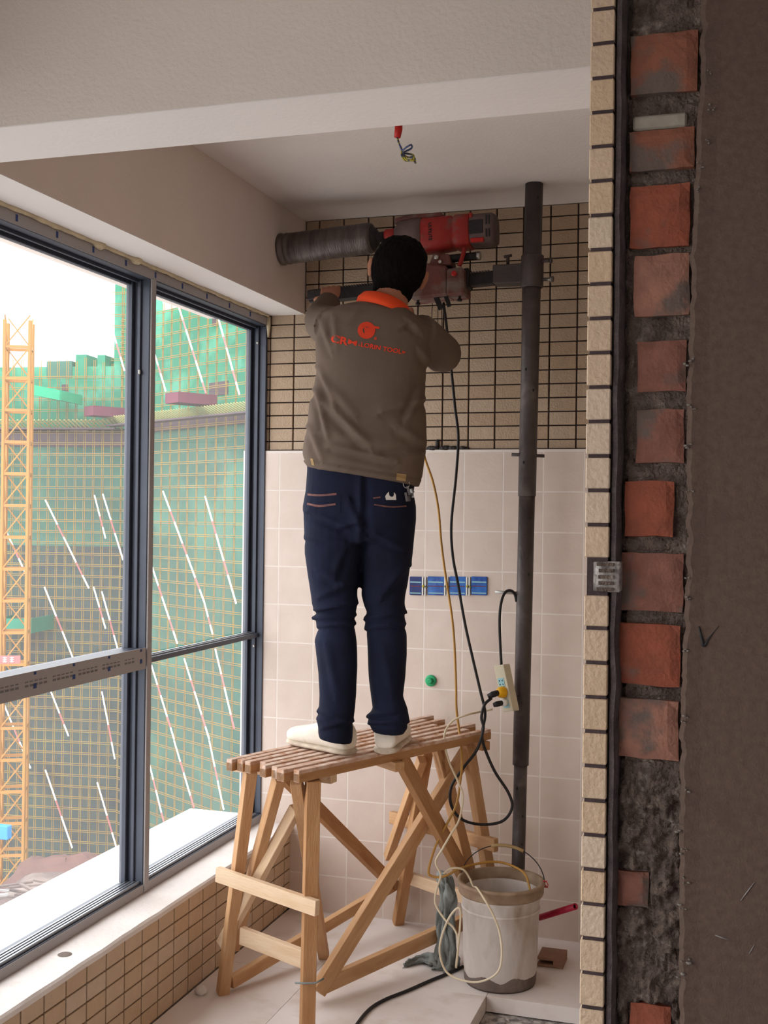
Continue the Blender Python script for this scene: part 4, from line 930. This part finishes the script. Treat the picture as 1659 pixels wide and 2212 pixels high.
KF = [(686, 800, 720, 880, 7, .006), (680, 850, 702, 940, 7, .009), (705, 880, 790, 965, 10, .008), (665, 930, 690, 990, 8, .006), (720, 970, 850, 1000, 8, .009), (700, 830, 760, 900, 10, .004), (830, 892, 915, 868, 8, .007), (905, 840, 875, 905, 8, .006), (835, 985, 905, 975, 9, -.006), (860, 930, 905, 960, 10, .005), (690, 700, 712, 760, 8, .005), (716, 690, 722, 750, 7, .004), (880, 695, 905, 720, 7, .005), (870, 706, 884, 700, 5, .006), (760, 690, 790, 668, 8, .003), (905, 760, 930, 800, 8, .005), (700, 940, 860, 975, 14, .004), (660, 995, 905, 1036, 3, -.004)]
jacket = remesh(jk, 'jacket', 'jacket', man, .006, 2, folds(KF))
# collar
cc0 = atd(831, 656, DT+.0); cpts = []
cu = (atd(884, 684, DT)-atd(776, 648, DT)).normalized(); cn = (hd_up-cu*hd_up.dot(cu)).normalized()
R = []
for j in range(40):
    t = 2*math.pi*j/40; d = cu*math.cos(t)*.081+FH*math.sin(t)*.082; dn = d.normalized(); lift = .008*math.sin(t)
    sagf = .006*math.cos(2*t)
    c = cc0+d+cn*(lift-sagf); R.append([c-cn*.022+dn*.008, c+dn*.009, c+cn*.022-dn*.004, c+cn*.024-dn*.009, c+dn*.002, c-cn*.022])
MB().rings(R, cap=False, close=True).build('collar', 'orange', man)
# prints, seams and tags laid on the cloth
def bvh(o):
    me = o.data; mw = o.matrix_world if False else Matrix.Identity(4)
    return BVHTree.FromPolygons([v.co.copy() for v in me.vertices], [tuple(p.vertices) for p in me.polygons])
BJ, BN = bvh(jacket), bvh(jeans)
def proj(bv, px, py, lift=.0015):
    d = ray(px, py).normalized(); h = bv.ray_cast(CAM, d)
    if h[0] is None: return atd(px, py, DT-.12)
    return h[0]-d*lift
def decal(name, m, verts, faces, bv, par):
    g = MB().add([proj(bv, x, y) for x, y in verts], faces); g.build(name, m, par)
def ribbon(name, m, P, w_, bv, par, n=10):
    Q = spline([V((x, y, 0)) for x, y in P], n); vs_, fs = [], []
    for i, p in enumerate(Q):
        d = (Q[min(i+1, len(Q)-1)]-Q[max(i-1, 0)]).normalized(); nn = V((-d.y, d.x, 0))*w_/2; vs_ += [(p.x+nn.x, p.y+nn.y), (p.x-nn.x, p.y-nn.y)]
    fs = [(2*i, 2*i+2, 2*i+3, 2*i+1) for i in range(len(Q)-1)]; decal(name, m, vs_, fs, bv, par)
def disc(cx_, cy2, rx, ry, a0=0, hole=0, n=36):
    vs_, fs = [], []
    for i in range(n):
        t = 2*math.pi*i/n; vs_ += [(cx_+rx*math.cos(t), cy2+ry*math.sin(t)), (cx_+rx*hole*math.cos(t), cy2+ry*hole*math.sin(t))]
    fs = [(2*i, 2*((i+1) % n), 2*((i+1) % n)+1, 2*i+1) for i in range(n)]; return vs_, fs
v_, f_ = disc(791.5, 713.5, 19, 18.5, hole=.42); decal('round_emblem', 'print', v_, f_, BJ, jacket)
decal('round_emblem', 'print', [(784+2, 706), (801, 709), (800, 722), (788, 721)], [(0, 1, 2, 3)], BJ, jacket)
decal('emblem_tail', 'print', [(803, 703), (820, 706), (819, 711), (807, 709)], [(0, 1, 2, 3)], BJ, jacket)
v_, f_ = disc(811, 731, 3, 3, hole=.3, n=12); decal('emblem_dot', 'print', v_, f_, BJ, jacket)
def ptext(s, size, x0_, y0_, x1_, y1_, bold, shear=0):
    me = text_mesh(s, 1, bold); xs_ = [v.co.x for v in me.vertices]; a, b = min(xs_), max(xs_); ya, yb2 = min(v.co.y for v in me.vertices), max(v.co.y for v in me.vertices)
    vs_ = []
    for v in me.vertices:
        t = (v.co.x-a)/(b-a); u = (v.co.y-(ya+yb2)/2)/(yb2-ya); vs_.append((x0_+(x1_-x0_)*t+shear*u*size, y0_+(y1_-y0_)*t-u*size))
    decal('lettering', 'print', vs_, [tuple(p.vertices) for p in me.polygons], BJ, jacket)
ptext('CR', 17, 715, 731, 752, 738, .035, .15); ptext('M', 10, 752, 737.5, 771, 742, .03, .2); ptext('.', 3, 774, 745, 778, 746, .02); ptext('LORIN', 10, 780, 744, 822, 751.5, .03, .2); ptext('TOOL', 10, 827, 753, 868, 759.5, .03, .2)
decal('lettering', 'print', [(869.5, 757), (877, 761), (869.5, 764.5)], [(0, 1, 2)], BJ, jacket)
for P in ([(664, 1068), (690, 1070), (727, 1067)], [(663, 1088), (690, 1093), (725, 1089)], [(806, 1076), (822, 1074)], [(808, 1090), (845, 1095), (878, 1093)]):
    ribbon('pocket_stitching', 'stitch', P, 4.5 if P[0][0] < 700 else 3, BN, jeans)
ribbon('seam', 'denim', [(735, 1070), (734, 1110)], 2, BN, jeans)
decal('white_label', 'white_plastic', [(832, 1072), (836, 1066), (840, 1062), (841, 1070), (844, 1073), (849, 1073), (851, 1069), (851, 1063), (855, 1068), (856, 1080), (834, 1080)], [tuple(range(11))], BN, jeans)
for k, (x, y) in enumerate(((880, 1050), (888, 1056), (884, 1064), (893, 1060), (876, 1064))):
    c = proj(BN, x, y, .012); MB().bar(c, c+V((random.uniform(-.01, .012), -.004, -.028)), .008, .003, V((0, 1, 0))).build('key', 'chrome' if k % 2 else 'steel', jeans)
c = proj(BN, 878, 1046, .012); MB().tube([c+RH*.010*math.cos(t)+V((0, 0, 1))*.012*math.sin(t) for t in [i*.5 for i in range(13)]], .0012, 6).build('key_ring', 'chrome', jeans)
def patch(name, m, q, bv, par, n=6):
    vs_ = []
    for j in range(n+1):
        for i in range(n+1):
            u, v = i/n, j/n; a = [q[0][k]*(1-u)+q[1][k]*u for k in (0, 1)]; b = [q[3][k]*(1-u)+q[2][k]*u for k in (0, 1)]; vs_.append((a[0]*(1-v)+b[0]*v, a[1]*(1-v)+b[1]*v))
    decal(name, m, vs_, [(j*(n+1)+i, j*(n+1)+i+1, (j+1)*(n+1)+i+1, (j+1)*(n+1)+i) for j in range(n) for i in range(n)], bv, par)
patch('hem_tab', 'tab', [(857, 1022), (878, 1025), (876, 1040), (856, 1037)], BJ, jacket)
patch('hem_tab', 'tab', [(670, 990), (676, 991), (679, 1006), (673, 1004)], BJ, jacket)
# shoes
def shoe(heel, td, s, L_=.282):
    td = td.normalized(); sd = V((td.y, -td.x, 0)); up = V((0, 0, 1)); b = heel-td*.012; b.z = ZB
    def rg(t, hw_, h0, h1, n=20, e=.75):
        c = b+td*t*L_; out = []
        for j in range(n):
            a = 2*math.pi*j/n; cc, ss = math.cos(a), math.sin(a); out.append(c+sd*hw_*math.copysign(abs(cc)**e, cc)+up*((h0+h1)/2+(h1-h0)/2*math.copysign(abs(ss)**e, ss)))
        return out
    g = MB().rings([rg(0, .022, .02, .055), rg(.02, .034, .014, .085), rg(.10, .040, .012, .108), rg(.22, .042, .012, .112), rg(.34, .044, .012, .104), rg(.46, .047, .012, .090), rg(.62, .050, .012, .075), rg(.78, .051, .012, .066), rg(.90, .044, .012, .058), rg(.97, .030, .014, .048), rg(1, .014, .016, .034)])
    o = remesh(g, 'shoe', 'shoe', man, .005, 3)
    MB().rings([rg(-.005, .020, .0005, .018), rg(.02, .035, .0005, .02), rg(.12, .042, .0005, .02), rg(.4, .045, .0005, .02), rg(.65, .053, .0005, .021), rg(.82, .052, .0005, .022), rg(.93, .041, .0005, .023), rg(1.01, .015, .001, .022)]).build('sole', 'sole', o)
    lc = MB()
    for q in range(5):
        t = .36+.07*q; z = .102-.010*q; c = b+td*t*L_+up*(z+.002); lc.tube([c-sd*.02+up*-.004, c+up*.003, c+sd*.02+up*-.004], .0022, 6)
    lc.build('lace', 'shoe', o); return o
shoe(hl0, tl0-hl0, 1); shoe(hr0, tdR, -1)
# ------------------------------------------------------------------ bucket and what hangs around it
BC = at(1082, 2040, Y=3.93); BC.z = 0
ft_ = at(1075, 2148, Z=0); BC = V((ft_.x+.0, ft_.y+.118, 0)); BC = V((at(1080, 2100, Y=BC.y).x, BC.y, 0))
bk = thing('bucket', tuple(BC), 'dirty white plastic bucket of grey slurry standing on the floor', 'bucket')
MB().lathe(BC, (0, 0, 1), [(.0005, .012), (.112, .001), (.118, .006), (.124, .06), (.131, .285), (.136, .29), (.136, .305), (.1315, .308), (.1275, .30), (.114, .03), (.0005, .03)], 48, False).build('wall', 'bucket', bk)
MB().lathe(BC, (0, 0, 1), [(.1325, .297), (.142, .30), (.1445, .306), (.1445, .33), (.149, .333), (.149, .341), (.142, .343), (.133, .341), (.130, .31), (.1325, .297)], 48, False).build('rim', 'bucket_rim', bk)
MB().lathe(BC+V((0, 0, .001)), (0, 0, 1), [(.1295, .245), (.1325, .247), (.1335, .252), (.1305, .255)], 48, False).build('rib', 'bucket', bk)
sl_ = MB(); nn_ = 30; sl_.add([BC+V((0, 0, .245))]+[BC+V((.1255*math.cos(2*math.pi*i/nn_), .1255*math.sin(2*math.pi*i/nn_), .245)) for i in range(nn_)], [(0, i+1, (i+1) % nn_+1) for i in range(nn_)], True)
sl_.build('slurry', 'water', bk)
cr = MB(); R = []
for i in range(60):
    t = 2*math.pi*i/60; r0 = .1185; h_ = .03+.022*noise.noise(V((math.cos(t)*2, math.sin(t)*2, 0)))+.018*max(0, math.cos(t+.9)); d = V((math.cos(t), math.sin(t), 0))
    R.append([BC+d*(r0+.0005)+V((0, 0, .002)), BC+d*(r0+.003)+V((0, 0, .01)), BC+d*(r0+.0045)+V((0, 0, h_*.9)), BC+d*(r0+.0025)+V((0, 0, h_))])
cr.rings(R, cap=False, close=True); cr.build('cement_crust', 'bucket_dirt', bk)
hpts = [BC+V((.146*math.cos(t)*1, .02, 0))+V((0, .035*math.sin(t), .325+.118*math.sin(t))) for t in [math.pi*i/20 for i in range(21)]]
MB().tube(hpts, .0018, 6).build('bail', 'black', bk)
gp = hpts[7:13]; MB().tube(gp, .006, 8).build('bail_grip', 'ochre_wire', bk)
rw = MB(); c = BC+V((.149, .02, .335)); rw.tube([c+V((.008*math.cos(t*1.3), -.004+t*.0006, .012*math.sin(t))) for t in [i*.6 for i in range(24)]], .0014, 5); rw.build('red_tie', 'red_bright', bk)
def cable(name, pts, r, m, lab, grp=None, n=6):
    P = spline([at(a, b, Y=y) for a, b, y in pts], n); o = MB().tube(P, r, 8).build(name, m); return tag(o, lab, 'cable', grp)
YC = 3.98
cable('power_cable', [(958, 655, 4.08), (964, 700, 4.06), (975, 800, 4.04), (983, 880, 4.02), (990, 945, 4.0), (985, 1030, YC), (975, 1130, YC), (978, 1200, YC), (990, 1265, YC), (1005, 1350, YC), (1023, 1430, YC), (1037, 1490, YC), (1048, 1540, YC), (1042, 1580, YC), (1045, 1610, YC+.02), (1068, 1665, YC+.02), (1098, 1712, YC+.03), (1106, 1745, YC+.03), (1085, 1774, YC+.02), (1040, 1781, YC), (998, 1770, 3.94), (975, 1740, 3.93), (975, 1700, 3.92), (1000, 1660, 3.92), (1030, 1620, 3.93), (1044, 1575, 3.94), (1040, 1550, 3.95), (1047, 1522, 3.97), (1062, 1508, 3.99)], .0052, 'black', 'black rubber cable hanging from the drill and looping beside the trestle')
cable('water_hose', [(912, 950, 4.03), (918, 990, 4.02), (935, 1040, 4.02), (947, 1100, 4.02), (953, 1170, 4.01), (962, 1240, 4.0), (976, 1330, YC), (982, 1400, YC), (985, 1480, YC), (986, 1530, YC), (992, 1580, YC), (998, 1640, 3.9), (994, 1690, 3.9), (985, 1740, 3.88), (960, 1790, 3.88), (940, 1830, 3.88), (926, 1880, 3.86), (934, 1893, 3.86), (960, 1893, 3.86), (990, 1878, 3.88), (1030, 1866, 3.95), (1075, 1862, 4.0), (1110, 1872, 4.0), (1135, 1890, 3.96), (1147, 1930, 3.93)], .0042, 'orange_wire', 'thin ochre hose running from the drill down over the bucket rim')
cable('cream_cable', [(1064, 1532, 4.0), (1035, 1538, 3.98), (1010, 1544, 3.9), (980, 1556, 3.88), (962, 1580, 3.86), (961, 1610, 3.85), (972, 1650, 3.84), (990, 1690, 3.84), (1000, 1720, 3.84), (992, 1770, 3.84), (975, 1800, 3.84), (955, 1835, 3.83), (941, 1862, 3.82), (952, 1890, 3.81), (945, 1915, 3.80), (940, 1950, 3.79), (960, 1985, 3.77), (980, 2005, 3.76), (990, 2035, 3.75), (985, 2090, 3.75), (995, 1970, 3.75), (975, 1975, 3.755), (955, 2020, 3.75), (950, 2060, 3.74), (965, 2100, 3.73), (1000, 2118, 3.72), (1040, 2120, 3.715), (1075, 2100, 3.72), (1084, 2060, 3.73), (1078, 2010, 3.74), (1062, 1970, 3.74), (1045, 1940, 3.745), (1030, 1918, 3.80), (1022, 1915, 3.84), (1014, 1896, 3.86), (1000, 1878, 3.85), (975, 1876, 3.84), (958, 1888, 3.83)], .0036, 'cream_wire', 'cream flex plugged into the power strip and coiled over the bucket')
cable('floor_cable', [(985, 2092, 4.0), (960, 2104, 3.8), (930, 2118, 3.76), (880, 2140, 3.70), (830, 2160, 3.65), (795, 2183, 3.58), (765, 2218, 3.48)], .0055, 'black', 'black cable lying on the floor left of the bucket')
fc = bpy.data.objects['floor_cable']
P = [at(a, b, Z=.006) for a, b in ((1000, 2088), (960, 2106), (930, 2118), (880, 2140), (830, 2160), (795, 2183), (765, 2222), (755, 2250))]
g = MB().tube(spline(P, 6), .0055, 8); me = bpy.data.meshes.new('floor_cable'); me.from_pydata([tuple(v) for v in g.v], [], g.f); me.polygons.foreach_set('use_smooth', g.smooth); me.materials.append(M['black']); fc.data = me
# power strip on the pole
ps = thing('power_strip', tuple(at(1092, 1530, Y=4.05)), 'cream power strip hanging by its cord against the pole', 'power strip')
pa_, pb_ = at(1083, 1436, Y=4.03), at(1104, 1536, Y=4.03)
fdir = (V((-.55, -.83, 0))).normalized()
def stripbox(t0, t1, w0, w1, d0, d1, m, name, bev=.0015):
    a_, b_ = pa_.lerp(pb_, t0), pa_.lerp(pb_, t1); sd = fdir.cross((pb_-pa_).normalized()).normalized()
    if sd.x < 0: sd = -sd
    P = []
    for q in (a_, b_):
        P += [q+sd*w0+fdir*d0, q+sd*w1+fdir*d0, q+sd*w1+fdir*d1, q+sd*w0+fdir*d1]
    return MB().hexa(P).build(name, m, ps, bev)
stripbox(0, 1, -.024, .026, -.016, .016, 'strip', 'housing')
stripbox(.28, .46, -.016, .014, .016, .0175, 'socket_blue', 'socket'); stripbox(.74, .92, -.016, .014, .016, .0175, 'socket_blue', 'socket')
for t in (.32, .40): stripbox(t, t+.03, -.010, -.006, .0175, .0182, 'black', 'slot', 0); stripbox(t, t+.03, .004, .008, .0175, .0182, 'black', 'slot', 0)
c = pa_.lerp(pb_, .58)+fdir*.018; MB().lathe(c, fdir, [(.020, 0), (.021, .004), (.018, .018), (.012, .026), (.0001, .028)], 20, False).build('yellow_plug', 'yellow', ps)
c2 = c+fdir*.02; MB().tube([c2, c2+V((-.02, -.012, -.006)), c2+V((-.036, -.018, -.014))], [.010, .011, .008], 10).build('plug_grip', 'black', ps)
c = pa_.lerp(pb_, .80)+fdir*.018; MB().lathe(c, fdir, [(.014, 0), (.014, .014), (.008, .018)], 16).build('white_plug', 'white_plastic', ps)
c2 = c+fdir*.012; MB().tube([c2, c2+V((-.018, -.016, -.004)), c2+V((-.03, -.02, -.008))], [.009, .010, .007], 10).build('plug_grip', 'black', ps)
P = [at(1083, 1436, Y=4.03), at(1081, 1400, Y=4.03), at(1079, 1340, Y=4.03), at(1083, 1300, Y=4.04), at(1092, 1279, Y=4.06), at(1104, 1276, Y=4.07), at(1112, 1284, Y=4.08), at(1116, 1300, Y=4.08)]
MB().tube(spline(P, 6), .005, 8).build('cord', 'black', ps)
# small wires under the drill
for i, P in enumerate(([(934, 655), (933, 690), (938, 715), (944, 730)], [(946, 660), (946, 720), (948, 770)], [(954, 664), (955, 720), (956, 780)], [(903, 658), (902, 690), (903, 720)])):
    o = MB().tube(spline([at(x, y, Y=4.09) for x, y in P], 4), .0014, 5).build('thin_wire', 'black'); tag(o, ['thin black wire, leftmost of the trio below the drill carriage', 'thin black wire, middle of the trio below the drill carriage', 'thin black wire, rightmost of the trio below the drill carriage', 'thin wire under the screw beside the worker\'s collar'][i], 'wire', 'thin wires under the drill')
# rag, conduit, block
def dense(mb):
    me = bpy.data.meshes.new('d'); me.from_pydata([tuple(v) for v in mb.v], [], mb.f); bm = bmesh.new(); bm.from_mesh(me)
    bmesh.ops.triangulate(bm, faces=bm.faces[:]); bmesh.ops.subdivide_edges(bm, edges=bm.edges[:], cuts=2, use_grid_fill=True)
    bm.normal_update(); g = MB()
    for v in bm.verts:
        n_ = v.normal.copy(); q = v.co; a = 1-abs(noise.noise(V((q.x*34, q.y*34, q.z*14))))*2.2; b_ = noise.noise(q*70)
        v.co = q+n_*(.010*a-.006+.004*b_)
        if v.co.z < .001: v.co.z = .001
    bm.verts.index_update(); g.add([v.co.copy() for v in bm.verts], [tuple(v.index for v in f.verts) for f in bm.faces], True); bm.free(); bpy.data.meshes.remove(me); return g
rg_ = MB(); R = []
rp2 = [(960, 1893, 3.98, .030), (962, 1905, 3.98, .034), (968, 1935, 3.99, .040), (965, 1965, 3.99, .038), (962, 2000, 3.99, .040), (965, 2040, 3.98, .046), (963, 2075, 3.97, .055), (958, 2092, 3.96, .060)]
for i, (a, b, y, r) in enumerate(rp2):
    c = at(a, b, Y=y); row = []
    if i == len(rp2)-1: c.z = .004
    for j in range(40):
        t = 2*math.pi*j/40; q = r*(1+.30*math.sin(5*t+i*.9)+.16*math.sin(9*t-i*1.3)); row.append(c+V((q*math.cos(t)*.62, q*math.sin(t)*.62, .006*math.sin(3*t+i))))
    R.append(row)
rg_.rings(R); rg_ = dense(rg_); tag(rg_.build('muddy_rag', 'rag'), 'grey muddy cloth hanging bunched beside the bucket', 'cloth')
r2 = MB(); R = []
for i, (a, b, r) in enumerate(((872, 2090, .010), (890, 2084, .022), (915, 2078, .026), (940, 2086, .035), (952, 2094, .02))):
    c = at(a, b, Z=.0); c.z = r*.42; row = []
    for j in range(20):
        t = 2*math.pi*j/20; q = r*(1+.3*math.sin(4*t+i)); row.append(c+V((0, q*math.cos(t), max(-r*.38, q*math.sin(t)*.6))))
    R.append(row)
r2.rings(R); r2 = dense(r2); tag(r2.build('muddy_rag', 'rag'), 'grey scrap of cloth lying on the floor under the stretcher', 'cloth')
cp0, cp1 = at(1166, 1982, Y=4.16), at(1243, 1958, Y=4.02)
ct = MB().lathe(cp0, cp1-cp0, [(.011, 0), (.011, (cp1-cp0).length), (.0085, (cp1-cp0).length), (.0085, (cp1-cp0).length-.03)], 18, False).build('red_conduit', 'pipe_red'); tag(ct, 'short red plastic conduit sticking out behind the bucket', 'pipe')
MB().lathe(cp1-(cp1-cp0).normalized()*.012, cp1-cp0, [(.0001, 0), (.0086, 0)], 14, False).build('hollow_end', 'black', ct)
p = at(1182, 2090, Z=0)
t = thing('brick_scrap', tuple(p), 'brown hollow brick scrap on the floor right of the bucket', 'brick')
MB().box((p.x-.035, p.y, .0005), (p.x+.055, p.y+.10, .010)).box((p.x-.035, p.y, .024), (p.x+.055, p.y+.10, .034)).box((p.x+.02, p.y, .010), (p.x+.055, p.y+.10, .024)).box((p.x-.035, p.y+.05, .010), (p.x+.02, p.y+.1, .024)).build('body', 'clay', t, .001)
# wall fittings
for i in range(5):
    x0_ = [888, 922, 970, 1018][i-1] if i else 862; x1_ = [912, 956, 1004, 1053][i-1] if i else 884
    if i == 0: continue
    x0_, x1_ = ((885, 912), (924, 960), (971, 1007), (1018, 1053))[i-1]
    a, b = at(x0_, 1285, Y=YB-.025), at(x1_, 1246, Y=YB-.025)
    nm = ['leftmost blue cover of the wall boxes, half hidden by the worker', 'second blue box cover from the worker on the cream tiles', 'third blue box cover from the worker on the cream tiles', 'rightmost blue box cover, nearest the pole'][i-1]
    t = thing('wall_box_cover', tuple((a+b)/2), nm, 'box cover', 'blue covers on the wall boxes')
    MB().box((a.x, YB-.030, a.z), (b.x, YB-.0238, b.z)).build('cover', 'box_blue' if i > 1 else 'box_dark', t, .002)
    zz = (a.z+b.z)/2
    MB().box((a.x+.004, YB-.0308, zz-.003), (b.x-.004, YB-.030, zz+.0005)).build('red_band', 'pink', t)
    MB().box((a.x+.003, YB-.0306, zz+.012), (b.x-.003, YB-.030, zz+.017)).box((a.x+.003, YB-.0306, a.z+.006), (b.x-.003, YB-.030, a.z+.010)).build('pale_print', 'socket_blue', t)
    if i < 4:
        for xx in (b.x+.001, b.x+.011):
            MB().box((xx, YB-.033, a.z), (xx+.006, YB-.0238, b.z)).build('white_clip', 'white_plastic', t, .001)
        MB().box((b.x+.0075, YB-.031, a.z+.004), (b.x+.0105, YB-.0238, b.z-.004)).build('clip_gap', 'black', t)
        MB().lathe((b.x+.004+.003, YB-.033, zz), (0, -1, 0), [(.005, 0), (.005, .003), (.002, .004)], 12).lathe((b.x+.017, YB-.033, zz-.002), (0, -1, 0), [(.004, 0), (.004, .003), (.002, .004)], 12).build('clip_screw', 'yellow_wire', t)
c = at(931, 1470, Y=YB-.024)
t = thing('pipe_plug', tuple(c), 'round green pipe plug in the cream tiled wall', 'plug')
MB().lathe(c, (0, -1, 0), [(.022, 0), (.022, .006), (.018, .009), (.014, .009)], 28).build('flange', 'green', t, 0); MB().lathe(c-V((0, .009, 0)), (0, -1, 0), [(.012, 0), (.011, .014), (.008, .016)], 6).build('hex_head', 'green', t)
# ceiling wires
c0 = at(861, 268, Z=ZC-.0); c0 = V((c0.x, c0.y, ZC))
zt2 = at(858, 297, Y=at(861, 268, Z=ZC).y)
wy = yb1+.25; 
P = [at(862, 262, Y=wy), at(861, 280, Y=wy), at(858, 297, Y=wy)]; P[0] = V((P[0].x, wy, ZC))
t = thing('ceiling_wires', tuple(P[0]), 'coil of yellow and blue wires in red sleeve hanging from the ceiling', 'wires')
MB().tube(P, [.009, .009, .0075], 10).build('red_sleeve', 'red_bright', t)
W_ = lambda L: spline([at(a, b, Y=wy+d) for a, b, d in L], 6)
MB().tube(W_([(858, 296, 0), (863, 312, 0), (869, 324, 0), (878, 318, -.01), (888, 313, -.01), (889, 320, .01), (878, 326, .01), (870, 330, 0)]), .0022, 6).build('blue_wire', 'blue_wire', t)
MB().tube(W_([(858, 296, 0), (862, 310, 0), (868, 324, .004), (868, 336, .0), (876, 347, 0), (890, 345, .01), (893, 336, .01), (882, 332, .01), (872, 333, 0), (878, 345, -.01), (893, 347, -.01), (898, 352, 0)]), .0024, 6).build('yellow_wire', 'yellow_wire', t)
MB().tube(W_([(869, 332, .004), (880, 340, .008), (894, 340, .0), (897, 352, 0)]), .0024, 6).build('yellow_wire', 'yellow_wire', t)
# dab of mortar by the trestle foot
p = at(434, 2148, Z=0); g = MB().ell((p.x, p.y, .012), .022, .02, .016, 12, 8)
g.v = [v+V((noise.noise(v*70), noise.noise(v*60+V((3, 0, 0))), noise.noise(v*80)))*.006 for v in g.v]; tag(g.build('mortar_dab', 'sill'), 'pale dab of mortar on the floor beside the trestle foot', 'mortar')
